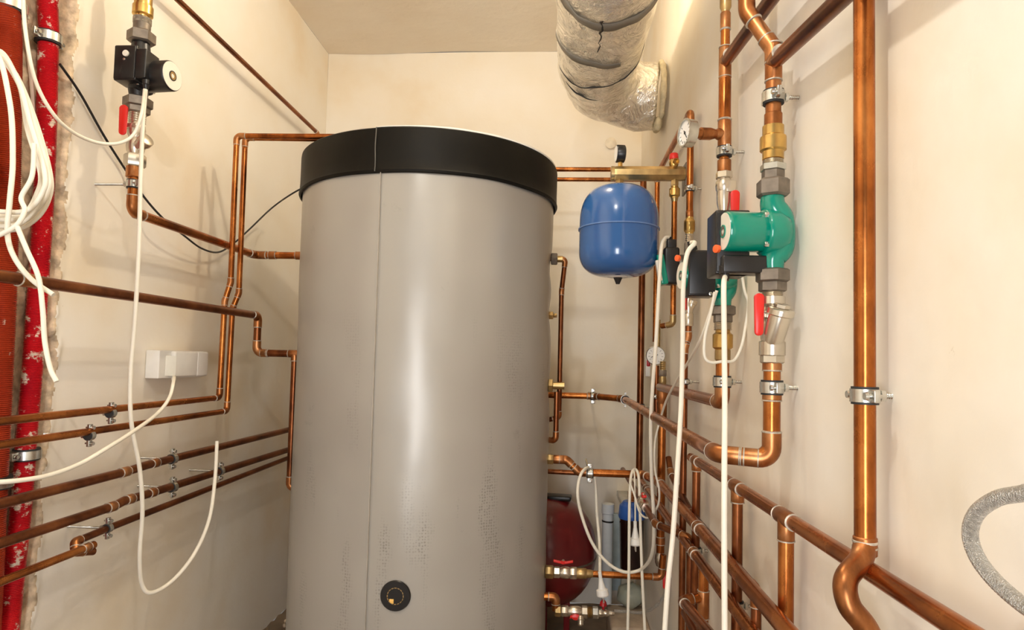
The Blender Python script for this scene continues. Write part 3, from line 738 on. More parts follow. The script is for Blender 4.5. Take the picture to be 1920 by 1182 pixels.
# ------------------------------------------------------------------ manifold with blue expansion vessel
yM = 1.78
ma = PY(1148, 326, yM); mb = PY(1284, 326, yM); ma.z = mb.z = (ma.z+mb.z)/2
mb.y = ma.y
t = thing('brass_manifold', ma, 'square brass manifold bar above the blue vessel', 'manifold')
part_lathe('manifold_bar', BRASS_D, t, prof('cyl', (mb-ma).length, .0205), ma, mb-ma, 8, PI/8)
part_lathe('end_cap', BRASS_D, t, prof('cyl', .010, .0205), ma-X_*.004, X_, 24)
part_box('wall_plate', IRON, t, mb+V((.004, .02, -.01)), AX, (.003, .028, .042), .002)
mc = PY(1263, 326, yM)
vt = thing('relief_valve', V((mc.x, yM, ma.z+.022)), 'small relief valve with a red cap on top of the brass manifold', 'relief valve')
part_lathe('valve_body', BRASS, vt, [(0, .009), (.006, .0125), (.016, .0135), (.022, .011)], V((mc.x, yM, ma.z+.018)), Z_, 20)
part_lathe('outlet', BRASS, vt, [(0, .008), (.017, .009), (.017, .006), (.011, .005), (.011, .001)], V((mc.x, yM, ma.z+.031)), V((.3, -1, 0)), 18)
part_lathe('cap', REDH, vt, [(0, .012), (.003, .0128), (.015, .0118), (.017, .010)], V((mc.x, yM, ma.z+.040)), Z_, 20)
mg = PY(1163, 300, yM)
gt = thing('pressure_gauge', V((mg.x, yM, ma.z+.022)), 'black cased pressure gauge seen edge on, standing on the left end of the manifold', 'gauge')
part_lathe('gauge_stem', BRASS, gt, prof('hex', .018, .007), V((mg.x, yM, ma.z+.018)), Z_, 6)
part_lathe('gauge_case', BLK, gt, [(-.012, .022), (-.010, .0245), (.010, .0245), (.012, .023), (.012, .021)], V((mg.x, yM, ma.z+.056)), V((-1, -.12, 0)), 32)
part_lathe('gauge_face', GLASS, gt, [(.0125, .0215), (.0132, .0215), (.0132, .001)], V((mg.x, yM, ma.z+.056)), V((-1, -.12, 0)), 32)
# wall hole cover behind
hc = PY(1145, 268, WB-.012)
tag(part_lathe('round_wall_cover', simple('patch_white', (.80, .74, .62), .6), None, [(0, .026), (.006, .026), (.010, .02), (.012, .001)], V((hc.x, WB-.006, hc.z)), -Y_, 28), 'pale round cover on the back wall above the black gauge', 'wall cover')
# blue vessel
yV = 1.78
vc = PY(1160, 432, yV); BR = .1085
ztop = PY(1160, 352, yV).z; zbot = PY(1160, 517, yV).z
ev = thing('expansion_vessel', V((vc.x, yV, ztop)), 'blue expansion vessel hanging under the brass manifold', 'expansion vessel')
H = ztop-zbot; 
def sup(n0, r0, zA_, zB_, N=16):
    out = []
    for i in range(N+1):
        a = PI/2*i/N; out.append((zA_+(zB_-zA_)*math.sin(a)**.86, r0*max(.0, math.cos(a))**n0))
    return out
bot = [(z, r) for z, r in sup(.62, BR, zbot+H*.27, zbot-.004)][::-1]
top = [(z, r) for z, r in sup(.60, BR, ztop-H*.42, ztop+.004)]
pr = [(z-zbot, max(r, .002)) for z, r in bot]+[(z-zbot, max(r, .002)) for z, r in top]
part_lathe('shell', BLUE, ev, pr, V((vc.x, yV, zbot)), Z_, 72)
part_lathe('weld_rim', simple('blue_rim', (.12, .22, .45), .25), ev, [(-.0025, BR*.99), (-.0015, BR+.0035), (.0015, BR+.0035), (.0025, BR*.99)], V((vc.x, yV, (ztop+zbot)/2+.004)), Z_, 72)
part_lathe('top_flange', STEEL, ev, [(0, .036), (.003, .038), (.006, .036), (.008, .024)], V((vc.x, yV, ztop-.004)), Z_, 40)
part_lathe('inlet_nipple', BRASS_D, ev, prof('hex', max(.006, ma.z-.0185-ztop), .012), V((vc.x, yV, ztop+.002)), Z_, 6)
part_lathe('bottom_plate', WHT, ev, [(0, .024), (.004, .033), (.007, .035)], V((vc.x, yV, zbot-.006)), Z_, 32)
part_lathe('valve_cap', BLK, ev, [(0, .005), (.010, .009), (.020, .0135), (.022, .0145)], V((vc.x, yV, zbot-.024)), Z_, 20)

# ------------------------------------------------------------------ right wall pipes
RX = .345; wr = V((1, 0, 0)); GR = 'pipe clamps on the right wall pipes'
# big nearest riser
C = Column(1621, 500, x=RX)
s = C.p(1012)
y_ = C.y
cpt = [V((C.x, C.y, CEIL)), C.p(1022), PY(1618, 1048, y_-.004), PY(1588, 1092, y_-.05), PY(1598, 1140, y_-.055), PY(1645, 1200, y_-.045), PY(1680, 1290, y_-.04)]
cpt2 = fillet([cpt[0], cpt[1]], .01)+spline([cpt[1], PY(1614, 1050, y_-.012), PY(1586, 1088, y_-.035), PY(1592, 1135, y_-.045), PY(1625, 1180, y_-.045), PY(1660, 1260, y_-.04)], 8)[1:]
t = thing('copper_pipe', cpt2[0], 'thickest upright copper pipe nearest the viewer on the right wall', 'pipe')
part_sweep('pipe_length', CU_M, t, [cpt2[0], cpt2[1]], .0112, 28)
part_sweep('offset_bend', CU_J, t, cpt2[1:], .0120, 24)
q = C.fit(t, 'coupling', CU_J, 1006, 1042, 40, 'cyl'); C.fit(q, 'solder_ring', SOLD, 1012, 1020, 42, 'ring'); C.fit(q, 'solder_ring', SOLD, 1024, 1029, 43, 'ring')
clamp('zinc pipe clamp on the thickest upright pipe, screwed to the right wall', C.p(742), Z_, wr, WR-C.x, .0114, GR, Y_)

# riser B with big green pump
CB = Column(1449, 400, x=.335)
CBy = CB.y
zt = CB.p
top = [PY(1398, -40, CBy+.02), PY(1400, 22, CBy+.02), PY(1444, 92, CBy), CB.p(100), CB.p(210)]
top[3] = CB.p(112); top[2] = PY(1446, 88, CBy)
rb = run('copper riser with an offset bend above the large green pump', [V((top[0].x, top[0].y, CEIL)), top[1], CB.p(92), CB.p(238)], CB.r(28), CU_J, fr=.03, jm=CU_J)
tz = CB.p(118)
tee(rb, tz, Z_, V((0, -1, .03)), CB.r(27), .030)
e = PX(1575, 0, CB.x); dd = (e-tz); 
run('thick copper branch running forward from the tee over the large green pump', [tz+dd.normalized()*.02, tz+dd*((-.3-tz.y)/dd.y)], CB.r(28), CU_D)
tb = thing('check_valve', CB.p(265), 'large brass check valve above the large green pump', 'check valve')
CB.fit(tb, 'copper_socket', CU_J, 213, 238, 32); CB.fit(tb, 'upper_body', BRASS, 236, 256, 38); CB.fit(tb, 'valve_body', BRASS, 252, 290, 47, 'barrel'); CB.fit(tb, 'body_ring', BRASS, 256, 284, 46); CB.fit(tb, 'lower_body', BRASS, 284, 300, 38)
CB.fit(tb, 'threaded_nipple', NICK, 300, 312, 37, 'thread'); CB.fit(tb, 'lock_nut', STEEL, 308, 322, 46, 'hex'); CB.fit(tb, 'nipple', IRON, 320, 338, 41, 'hex')
clamp('zinc pipe clamp under the tee of the riser above the large green pump', CB.p(183), Z_, wr, WR-CB.x, CB.r(30), GR, Y_)
mR = V((-1, -.10, 0)).normalized()
rG, sG = pump('large bright green pump with a white end disc on the right wall', CB, 437, 360, 510, 50, mR, .078, .0315, .0165, GRN, (V((-.060, .036, -.014)), (.027, .030, .052), .003), knob=V((-.083, .004, -.026)), bulge=.012)
CB.fit(rG, 'union_nut', IRON, 337, 370, 59, 'hex'); CB.fit(rG, 'union_nut', IRON, 505, 530, 60, 'hex')
gl = sG+V((-.074, -.004, -.066)); part_lathe('cable_gland', BLK, rG, [(0, .0095), (.012, .0095), (.013, .0065), (.024, .006)], gl+Z_*.012, -Z_, 16)
part_box('box_extension', BLK, rG, sG+V((-.046, .006, -.052)), AX, (.034, .020, .014), .003)
vb = thing('ball_valve', CB.p(560), 'ball valve with long red lever below the large green pump', 'ball valve')
CB.fit(vb, 'union_tail', IRON, 528, 548, 50, 'hex'); CB.fit(vb, 'thread', NICK, 546, 560, 38, 'thread'); CB.fit(vb, 'collar', NICK, 556, 572, 44, 'cyl'); CB.fit(vb, 'valve_body', NICK, 570, 600, 38, 'dome')
hb = PY(1423, 590, CBy-.012)
lever('handle', REDH, vb, hb, AX, (.0075, .003, .033), .0028)
part_box('handle_stem', NICK, vb, (hb+CB.p(590))/2, AX, (.013, .006, .006), .002)
ys_ = thing('y_strainer', CB.p(620), 'large nickel strainer with an angled capped branch below the large green pump', 'strainer')
CB.fit(ys_, 'strainer_body', NICK, 596, 650, 42, 'dome'); CB.fit(ys_, 'collar', NICK, 640, 668, 46); CB.fit(ys_, 'hex_end', NICK, 662, 682, 43, 'hex')
bd = (PY(1464, 585, CBy-.02)-PY(1446, 648, CBy-.005)).normalized()
bdo = PY(1446, 648, CBy-.005)
br = part_lathe('strainer_branch', NICK, ys_, [(0, .012), (.012, .0165), (.048, .0175), (.050, .0205), (.058, .0205), (.060, .018)], bdo, bd, 24)
part_lathe('branch_cap', NICK, br, prof('hex', .007, .012), bdo+bd*.060, bd, 6)
# lower B: down to elbow and long pipe to back wall
zE = (CB.p(862)).z
pB = [CB.p(682), V((CB.x, CB.y, zE)), V((PY(1345, 858, CBy+.03).x, CBy+.025, zE+.002)), V((.262, 2.52, zE+.004)), V((.155, 2.66, zE+.004)), V((-.15, 2.66, zE+.004))]
rB = run('thick copper pipe from the large strainer turning away along the right wall', pB, CB.r(30), CU_M, fr=.026, couplings=[(0, .30, .013), (1, .42, .014), (0, .02, .008)])
clamp('zinc pipe clamp under the large strainer, on a threaded rod', CB.p(727), Z_, wr, WR-CB.x, CB.r(31), GR, Y_)
def onseg(a, b, px):
    # point on segment whose image column is px
    lo, hi = 0., 1.
    def col(t):
        q = a.lerp(b, t)-EV; return 960+F_PX*q.dot(CR)/q.dot(CF)
    inc = col(1) > col(0)
    for _ in range(40):
        mid = (lo+hi)/2
        if (col(mid) < px) == inc: lo = mid
        else: hi = mid
    return a.lerp(b, lo)
c1_ = onseg(pB[2], pB[3], 1172)
clamp('zinc pipe clamp where the thick pipe turns near the back wall', c1_, pB[3]-pB[2], V((.0, 1, 0)), .3, CB.r(30), GR, Z_)
c2_ = onseg(pB[4], pB[5], 1112)
clamp('zinc pipe clamp on the thick pipe along the back wall', c2_, X_, V((0, 1, 0)), WB-c2_.y, CB.r(30), GR, Z_)

# riser A
CA = Column(1358, 300, x=.335)
cv = thing('check_valve', CA.p(10), 'brass check valve at the top edge on the thinner right riser', 'check valve')
CA.fit(cv, 'valve_body', BRASS_D, -30, 25, 21, 'barrel'); CA.fit(cv, 'copper_socket', CU_J, 24, 56, 19)
run('copper pipe above the check valve of the thinner right riser', [V((CA.x, CA.y, CEIL)), CA.p(-28)], CA.r(17), CU_M)
ra = run('thinner copper riser carrying the dial gauge on the right wall', [CA.p(50), CA.p(322)], CA.r(17), CU_M)
bmq = CA.fit(ra, 'reducer', CU_J, 78, 96, 18, 'coneup'); CA.fit(ra, 'reducer', CU_J, 96, 150, 23); CA.fit(bmq, 'solder_ring', SOLD, 54, 58, 20, 'ring')
tza = CA.p(117); tee(ra, tza, Z_, V((0, -1, .02)), CA.r(20), .032)
e = PX(1445, 0, CA.x); dd = e-tza
run('copper branch running forward from the thinner riser, crossing behind the offset bend', [tza+dd.normalized()*.02, tza+dd*((-.3-tza.y)/dd.y)], CA.r(22), CU_D)
CA.fit(ra, 'pipe_sleeve', CU_M, 146, 228, 22.5); CA.fit(ra, 'tee_joint', CU_J, 226, 276, 24.5); CA.fit(ra, 'solder_ring', SOLD, 223, 227, 26, 'ring'); CA.fit(ra, 'copper_socket', CU_J, 300, 324, 25); CA.fit(ra, 'solder_ring', SOLD, 301, 306, 24.5, 'ring')
gd = PY(1290, 250, CA.y-.03); gs = CA.p(252)
gg = thing('dial_gauge', gs, 'round chrome dial gauge on a horizontal stub of the thinner right riser', 'gauge')
dr_ = (gd-gs).normalized()
L_ = (gd-gs).length
part_lathe('gauge_stem', CU_J, gg, [(0, .010), (L_*.18, .012), (L_*.25, .009), (L_*.38, .012), (L_*.40, .0125), (L_*.66, .0125), (L_*.68, .010), (L_*.9, .009)], gs, dr_, 20)
gn = V((-1, -.28, .02)).normalized()
cs = part_lathe('gauge_case', STEEL, gg, [(-.014, .020), (-.010, .0275), (.004, .028), (.007, .029), (.010, .0285), (.010, .0255), (.006, .025)], gd, gn, 40)
part_lathe('gauge_face', GLASS, gg, [(.004, .0252), (.0065, .025), (.0065, .001)], gd, gn, 40)
def dial_marks(parent, c, nrm, r, needle=2.2):
    u, w = frame(nrm); bm = bmesh.new()
    for k in range(11):
        a = -PI*.25+PI*1.5*k/10; dr2 = u*math.cos(a)+w*math.sin(a)
        box(bm, c+dr2*r*.78, (dr2, nrm.cross(dr2), nrm), (r*.10, r*.018, .0003))
    obj('dial_marks', bm, BLK, parent)
    bm = bmesh.new(); dr2 = u*math.cos(needle)+w*math.sin(needle)
    box(bm, c+dr2*r*.18+nrm*.0004, (dr2, nrm.cross(dr2), nrm), (r*.45, r*.035, .0003)); lathe(bm, prof('cyl', .001, r*.12), c, nrm, 12)
    obj('needle', bm, BLK, parent)
dial_marks(gg, gd+gn*.0070, gn, .025)
clamp('zinc pipe clamp under the dial gauge stub on the thinner riser', CA.p(285), Z_, wr, WR-CA.x, CA.r(22), GR, Y_)
v2 = thing('ball_valve', CA.p(360), 'ball valve with red lever right above the smaller green pump on the thinner riser', 'ball valve')
CA.fit(v2, 'hex_end', NICK, 322, 336, 31, 'hex'); CA.fit(v2, 'valve_body', NICK, 334, 364, 31, 'dome'); CA.fit(v2, 'lower_body', NICK, 360, 402, 27, 'conedown')
lever('handle', REDH, v2, PY(1378, 386, CA.y-.014), AX, (.0092, .003, .032), .0028)
part_box('handle_stem', NICK, v2, PY(1370, 350, CA.y-.010), AX, (.010, .006, .012), .002)
CA2 = CA
r2, s2 = pump('smaller green pump with a black box hidden behind the large green pump', CA, 520, 470, 578, 40, V((-1, -.16, 0)).normalized(), .088, .0295, .0155, GRN, (V((-.052, -.018, .002)), (.027, .025, .046), .003), knob=V((-.094, -.022, .034)), bulge=.008)
CA.fit(r2, 'union_nut', IRON, 440, 470, 44, 'hex'); CA.fit(r2, 'union_nut', IRON, 574, 592, 46, 'hex')
part_lathe('pipe_stub', IRON, r2, prof('cyl', (CA.p(402)-CA.p(442)).length, CA.r(24)), CA.p(442), Z_, 20)
g2 = s2+V((-.066, -.020, .050)); part_lathe('cable_gland', BLK, r2, [(0, .010), (.008, .010), (.009, .0075), (.020, .007)], g2, V((-.25, -.1, 1)), 16)
part_lathe('screw', STEEL, r2, prof('cyl', .003, .0035), s2+V((-.036, -.046, -.040)), -Y_, 12)
cv = thing('check_valve', CA.p(640), 'brass check valve under the smaller green pump', 'check valve')
CA.fit(cv, 'hex_tail', IRON, 590, 606, 35, 'hex'); CA.fit(cv, 'thread', NICK, 604, 620, 33, 'thread'); CA.fit(cv, 'valve_body', BRASS, 620, 660, 36, 'barrel'); CA.fit(cv, 'body_ring', BRASS, 628, 652, 35); CA.fit(cv, 'lower_body', BRASS_D, 656, 676, 28)
zl = CA.p(755).z; yT = PX(1245, 740, RX).y
rA = run('copper pipe from the smaller check valve turning back along the right wall', [CA.p(674), V((CA.x, CA.y, zl)), V((CA.x-.003, yT, zl))], CA.r(24), CU_M, fr=.024)
clamp('zinc pipe clamp under the smaller brass check valve', CA.p(716), Z_, wr, WR-CA.x, CA.r(25), GR, Y_)

# thin riser with top return (1293) and its pipes
CCn = Column(1293, 400, x=.345)
zt_ = CCn.p(210).z
ybk = 2.30
ck = run('thin copper riser with a top elbow, running back and down at the far corner', [CCn.p(418), V((CCn.x, CCn.y, zt_)), V((CCn.x, ybk, zt_-.0)), V((CCn.x, ybk, PX(1236, 640, RX).z))], CCn.r(12.5), CU_M, couplings=[])
clamp('zinc pipe clamp on a long rod on the thin riser beside the manifold', CCn.p(354), Z_, wr, WR-CCn.x, CCn.r(13), GR, Y_)
cv = thing('check_valve', CCn.p(425), 'small brass check valve on the thin riser beside the blue vessel', 'check valve')
CCn.fit(cv, 'copper_socket', CU_J, 396, 412, 14); CCn.fit(cv, 'valve_body', BRASS, 408, 440, 20, 'barrel'); CCn.fit(cv, 'body_ring', BRASS, 416, 434, 20); CCn.fit(cv, 'nipple', NICK, 438, 456, 15, 'thread'); CCn.fit(cv, 'hex_tail', IRON, 454, 476, 19, 'hex'); CCn.fit(cv, 'lower_tail', IRON, 474, 552, 15)
ys2 = thing('y_strainer', CCn.p(575), 'small nickel strainer left of the smaller green pump bottom', 'strainer')
CCn.fit(ys2, 'collar', NICK, 548, 560, 15, 'hex'); CCn.fit(ys2, 'strainer_body', NICK, 558, 592, 17, 'dome'); CCn.fit(ys2, 'hex_end', NICK, 588, 612, 18, 'cyl')
part_lathe('strainer_branch', NICK, ys2, [(0, .009), (.022, .011), (.023, .013), (.031, .013), (.032, .010)], CCn.p(585), V((.35, -.1, 1)), 18)
lever('handle', REDH, ys2, PY(1284, 565, CCn.y-.01), AX, (.003, .006, .024), .002)
xq = PY(1284, 655, CCn.y).x
run('thin copper riser with an offset bend dropping from the small strainer to the floor', [CCn.p(610), CCn.p(632), V((xq, CCn.y, zrow(xq, CCn.y, 654))), V((xq, CCn.y, .12))], CCn.r(12), CU_D, fr=.02)
clamp('zinc pipe clamp on a long rod half way down the thin dropping riser', V((xq, CCn.y, zrow(xq, CCn.y, 716))), Z_, wr, WR-xq, CCn.r(12.5), GR, Y_)

# copper pipe down from the manifold through the small dark green pump
yD = yM
CD = Column(1264, 420, y=yD)
mv = thing('union_fitting', CD.p(365), 'brass union under the right end of the manifold', 'union')
CD.fit(mv, 'nipple', BRASS_D, 336, 350, 15, 'hex'); CD.fit(mv, 'union_nut', BRASS, 350, 372, 20, 'barrel'); CD.fit(mv, 'collar', BRASS, 356, 366, 21, 'hex'); CD.fit(mv, 'cone', BRASS_D, 370, 382, 13, 'conedown')
zd = CD.p(608).z
run('copper pipe dropping from the manifold union past the smallest pump to a dull elbow', [CD.p(378), V((CD.x, yD, zd)), V((PY(1240, 612, yD).x+.006, yD+.03, zd-.004))], CD.r(10.5), CU_M, jm=BRASS_D)
mS = V((-.35, -1, 0)).normalized()
sp_ = thing('circulation_pump', CD.p(490), 'smallest pump, black with a green front, below the manifold', 'pump')
c = CD.p(495)+V((0, -.026, 0))
def q_(px, py, dy=0): return PY(px, py, c.y+dy)
part_box('terminal_box', BLK, sp_, q_(1257, 500), AX, (.021, .024, .050), .007)
part_box('front_panel', GRN, sp_, q_(1240, 507, -.006), (V((1, 0, .18)).normalized(), Y_, V((-.18, 0, 1)).normalized()), (.010, .023, .041), .004)
part_box('label_plate', LABEL, sp_, q_(1235, 508, -.022), (V((1, 0, .18)).normalized(), Y_, V((-.18, 0, 1)).normalized()), (.005, .0085, .028), .001)
part_box('box_neck', BLK, sp_, q_(1258, 464, -.004), AX, (.013, .015, .020), .004)
part_lathe('cable_gland', BLK, sp_, prof('thread', .016, .008), q_(1255, 456, -.004), Z_, 16)
part_lathe('pump_housing', IRON, sp_, prof('dome', .034, .030), q_(1264, 498, .012), X_, 24)
cgl = q_(1255, 446, -.004)

# dull thin line with dial gauge (1232 column)
CE = Column(1234, 640, x=.335)
Y9 = 2.20
CE.x, CE.y = PY(1234, 640, Y9).x, Y9
run('dull thin pipe of the second dial gauge standing below the far elbow', [CE.p(600), CE.p(655)], CE.r(8), BRASS_D)
g9 = thing('dial_gauge', CE.p(668), 'white dial gauge with a red tap handle in the far right corner', 'gauge')
gc = PY(1229, 667, Y9-.035)
part_lathe('gauge_case', STEEL, g9, [(-.012, .020), (-.008, .031), (.006, .032), (.008, .030), (.006, .029)], gc, V((-.05, -1, 0)), 36)
part_lathe('gauge_face', GLASS, g9, [(.004, .029), (.0065, .029), (.0065, .001)], gc, V((-.05, -1, 0)), 36)
dial_marks(g9, gc+V((0, -.0072, 0)), V((-.05, -1, 0)).normalized(), .028, .4)
part_box('tap_handle', REDD, g9, PY(1216, 672, Y9-.012), AX, (.006, .005, .028), .004)
part_lathe('gauge_stem', BRASS_D, g9, prof('thread', .03, .009), gc+V((0, .005, 0)), Y_, 14)
wc = PX(1205, 690, WR-.002)
tag(part_box('wall_box', WHT, None, V((PY(1221, 688, 2.62).x, 2.62, PY(1221, 688, 2.62).z)), AX, (.024, .01, .040), .003), 'small white box behind the white dial gauge', 'box')
CF_ = Column(1242, 740, y=2.14)
vv = thing('pipe_valve', CF_.p(700), 'chain of dull threaded fittings below the white dial gauge', 'valve')
CF_.fit(vv, 'nipple', BRASS_D, 678, 696, 11, 'thread'); CF_.fit(vv, 'hex_end', IRON, 694, 706, 15, 'hex'); CF_.fit(vv, 'valve_body', BRASS_D, 704, 726, 14, 'dome'); CF_.fit(vv, 'tee_body', CU_J, 722, 760, 22, 'dome'); CF_.fit(vv, 'lower_end', CU_J, 756, 790, 17)
run('upright copper pipe below the dull fitting chain, reaching the low valve', [CF_.p(785), CF_.p(1040)], CF_.r(14.5), CU_M, couplings=[(0, .9, .012)])
run('short upright copper pipe just left of the dull fitting chain', [PY(1231, 686, 2.3), PY(1231, 786, 2.3)], .0095, CU_D)
clamp('small zinc clamp on the short upright pipe behind the white cables', PY(1231, 744, 2.3), Z_, wr, .04, .0095, GR, Y_)
lv = thing('ball_valve', CF_.p(1050), 'valve with hanging red lever at the foot of the upright pipe', 'ball valve')
CF_.fit(lv, 'valve_body', NICK, 1036, 1062, 20, 'dome'); lever('handle', REDH, lv, PY(1247, 1088, 2.11), AX, (.008, .003, .028), .003)
# far corner riser 1205
CG = Column(1204, 500, y=2.62)
run('plain upright copper pipe in the far right corner right of the blue vessel', [CG.p(341), CG.p(889)], CG.r(12), CU_D)
clamp('small zinc clamp on the plain corner riser', CG.p(763), Z_, wr, WR-CG.x, CG.r(12.5), GR, Y_)

# big diagonal pipe from tank (G)
g0 = PY(1030, 860, 2.16); 
xg = .318
zg = PX(1300, 985, xg).z
g1 = PY(1062, 862, 2.16); g2_ = PY(1086, 886, 2.12); zg = g2_.z
gturn = PY(1207, 890, 2.12)
gy = PX(1485, 1176, .315)
gT = V((gturn.x, 2.12, zg)); gE = V((.318, .80, zg+.004))
g0 = PY(1022, 861, 2.12); g1 = PY(1062, 861, 2.12); g1.z = g0.z
rg = run('thick copper pipe from the tank right side sweeping forward low along the right wall', [g0, g1, g2_, gT, V((.318, 1.98, zg)), gE], .0125, CU_M, fr=.02, couplings=[(4, .45, .013)])
fitp(rg, 'union_nut', BRASS_D, g0+X_*.004, g0+X_*.028, .0175, 'hex'); fitp(rg, 'brass_adapter', CU_J, g0+X_*.026, g0+X_*.064, .0145)
clamp('zinc clamp on the thick pipe with a white cable hung over it', PY(1106, 888, 2.12), X_, Y_, .3, .0125, GR, Z_)
run('copper pipe behind the hung cables at the height of the brass port', [PY(1020, 884, 2.5), PY(1195, 893, 2.5)], .0095, CU_D)
# pipe H under G
h0 = PY(1160, 930, 2.2)
zh_ = PX(1385, 1155, .325).z
run('second thick sloping pipe under the first, running forward along the right wall', [V((.318, 2.45, zh_)), V((.328, .95, zh_+.002))], .0115, CU_M, couplings=[(0, .12, .02), (0, .62, .012)])
# H2 with red valve
xx = .27
zz2 = PX(1280, 1060, .29).z
hv = [PX(1206, 935, .27), PX(1262, 1035, .27)]
run('thinner sloping pipe left of the two thick ones with a red tap on it', [V((.27, 2.6, PX(1240, 1000, .27).z)), V((.27, 1.74, PX(1240, 1000, .27).z)), V((.335, 1.62, PX(1240, 1000, .27).z-.002)), V((.335, 1.62, .15))], .0095, CU_D)
zh2 = PX(1240, 1000, .27).z
tv = thing('ball_valve', V((.27, 1.95, zh2)), 'inline valve with small red handle on the thinner sloping pipe', 'ball valve')
fitp(tv, 'hex_end', NICK, V((.27, 2.03, zh2)), V((.27, 2.01, zh2)), .016, 'hex'); fitp(tv, 'valve_body', NICK, V((.27, 2.01, zh2)), V((.27, 1.95, zh2)), .0155, 'dome'); fitp(tv, 'hex_end', NICK, V((.27, 1.95, zh2)), V((.27, 1.93, zh2)), .016, 'hex')
wheel(tv, V((.27, 1.98, zh2+.022)), Z_, Y_, REDH, .022)

# long upper diagonal E with three drops
zE2 = PX(1475, 985, RX).z
eE = PX(1830, 1195, RX)
eS = PX(1300, 861, RX)
E0 = V((RX, eS.y, eS.z)); E1 = V((RX, .45, eE.z))
rE = run('long sloping copper pipe along the right wall with three upright branches', [V((RX, eS.y+.03, eS.z)), E1], .0105, CU_M, mat_=None) if False else run('long sloping copper pipe along the right wall with three upright branches', [V((RX, eS.y+.03, eS.z)), E1], .0105, CU_M, couplings=[])
dE = (E1-E0).normalized()
def E_at(px): return onseg(E0, E1, px)
for px, lab, w in ((1383, 'middle upright branch pipe under the long sloping pipe', .0098), (1474, 'nearest upright branch pipe under the long sloping pipe', .0112)):
    q = E_at(px); tee(rE, q, dE, -Z_, .0108, .026 if px < 1400 else .030)
    run(lab, [q-Z_*.012, V((q.x, q.y, .1))], w, CU_D if px < 1400 else CU_M)
q = E_at(1306); tee(rE, q, dE, -Z_, .0105, .022)
run('farthest upright branch pipe under the long sloping pipe', [q-Z_*.012, V((q.x, q.y, .1))], .0098, CU_D)
clamp('zinc clamp low on the farthest upright branch pipe', V((q.x, q.y, zrow(q.x, q.y, 1033))), Z_, wr, WR-q.x, .0102, GR, Y_)
qm = E_at(1383)
clamp('zinc clamp low on the middle upright branch pipe', V((qm.x, qm.y, zrow(qm.x, qm.y, 1136))), Z_, wr, WR-qm.x, .0102, GR, Y_)
# thin pipe I behind G, ending in elbow going down
xI = .338
zi = PX(1360, 1040, xI).z
i1 = PX(1418, 1095, xI)
xj = PY(1277, 950, 1.9).x
run('dark thinner pipe between the two sloping pipes, turning down at a bright elbow', [V((xI-.01, 1.90, PX(1280, 925, .33).z+.06)), V((xI-.01, 1.86, PX(1280, 925, .33).z+.02)), V((xI, 1.62, zi+.004)), V((xI, i1.y, zi)), V((xI, i1.y, .1))], .0085, CU_D)
# small bottom branch at (1290,1130)
bq = PX(1290, 1128, .30)
run('short copper branch with an elbow at the bottom edge beside the far uprights', [V((.333, bq.y+.012, bq.z+.006)), V((.288, bq.y, bq.z)), PX(1340, 1200, .292)], .0105, CU_M, fr=.016)
run('upright copper pipe at the bottom edge from which the short elbowed branch leaves', [V((.336, bq.y+.012, bq.z+.07)), V((.336, bq.y+.012, .08))], .0115, CU_M, couplings=[(0, .14, .03)])
run('low sloping copper pipe at the bottom edge behind the white cable', [PX(1395, 1085, .33)+V((0, .5, -.25)), PX(1395, 1085, .33)+V((0, -.2, -.252))], .010, CU_D)

# braided hose
ph = [PX(px, py, .33) for px, py in ((1990, 905), (1920, 925), (1870, 935), (1832, 962), (1819, 1000), (1832, 1045), (1868, 1092), (1925, 1140), (2000, 1185))]
bm = bmesh.new(); P = spline(ph, 30); sweep(bm, P, [.0058*(1+.035*math.sin(i*1.9)) for i in range(len(P))], 16)
tag(obj('braided_hose', bm, BRAID, smooth=80), 'braided steel hose looping in at the right edge', 'hose')

# ------------------------------------------------------------------ ports and pipes on the tank's right side
def port(label, px, py, y, kind):
    p = PY(px, py, y); p0 = V((TC.x+math.sqrt(max(0, TR**2-(y-TC.y)**2))-.012, y, p.z)); return p0
yS = 2.14
def tp_(px, py): q = PY(px, py, yS); return q
k0 = tp_(1040, 486); k1_ = tp_(1060, 486); k1_.z = k0.z
kz = [V((TC.x+TR-.01, yS, k0.z)), V((k1_.x, yS, k0.z)), V((tp_(1053, 545).x, yS+.03, tp_(1053, 545).z)), V((tp_(1053, 545).x, yS+.03, tp_(1053, 785).z)), V((tp_(1053, 545).x-.10, yS+.05, tp_(1053, 800).z))]
kk = run('slim copper pipe from the upper right port of the tank running down its side', kz, .0082, CU_D, fr=.014)
fitp(kk, 'port_nut', IRON, V((TC.x+TR-.006, yS, k0.z)), V((TC.x+TR+.016, yS, k0.z)), .021, 'hex'); fitp(kk, 'brass_tail', BRASS_D, V((TC.x+TR+.015, yS, k0.z)), V((TC.x+TR+.034, yS, k0.z)), .011)
pz = tp_(1040, 592).z
tpl = thing('port_plug', V((TC.x+TR, yS, pz)), 'small brass plug screwed in the tank right side', 'plug')
fitp(tpl, 'plug_flange', BRASS_D, V((TC.x+TR-.01, yS, pz)), V((TC.x+TR+.006, yS, pz)), .014, 'hex'); fitp(tpl, 'plug_head', BRASS_D, V((TC.x+TR+.006, yS, pz)), V((TC.x+TR+.018, yS, pz)), .008, 'hex')
pz = tp_(1040, 723).z
nx = TC.x+TR
kk = run('copper stub with a brass nut in the tank side ending in a short drop', [V((nx-.01, yS-.02, pz)), V((tp_(1058, 723).x, yS-.02, pz))], .0120, BRASS_D)
fitp(kk, 'port_nut', BRASS_D, V((nx-.006, yS-.02, pz)), V((nx+.010, yS-.02, pz)), .024, 'hex')
xd = tp_(1043, 780).x
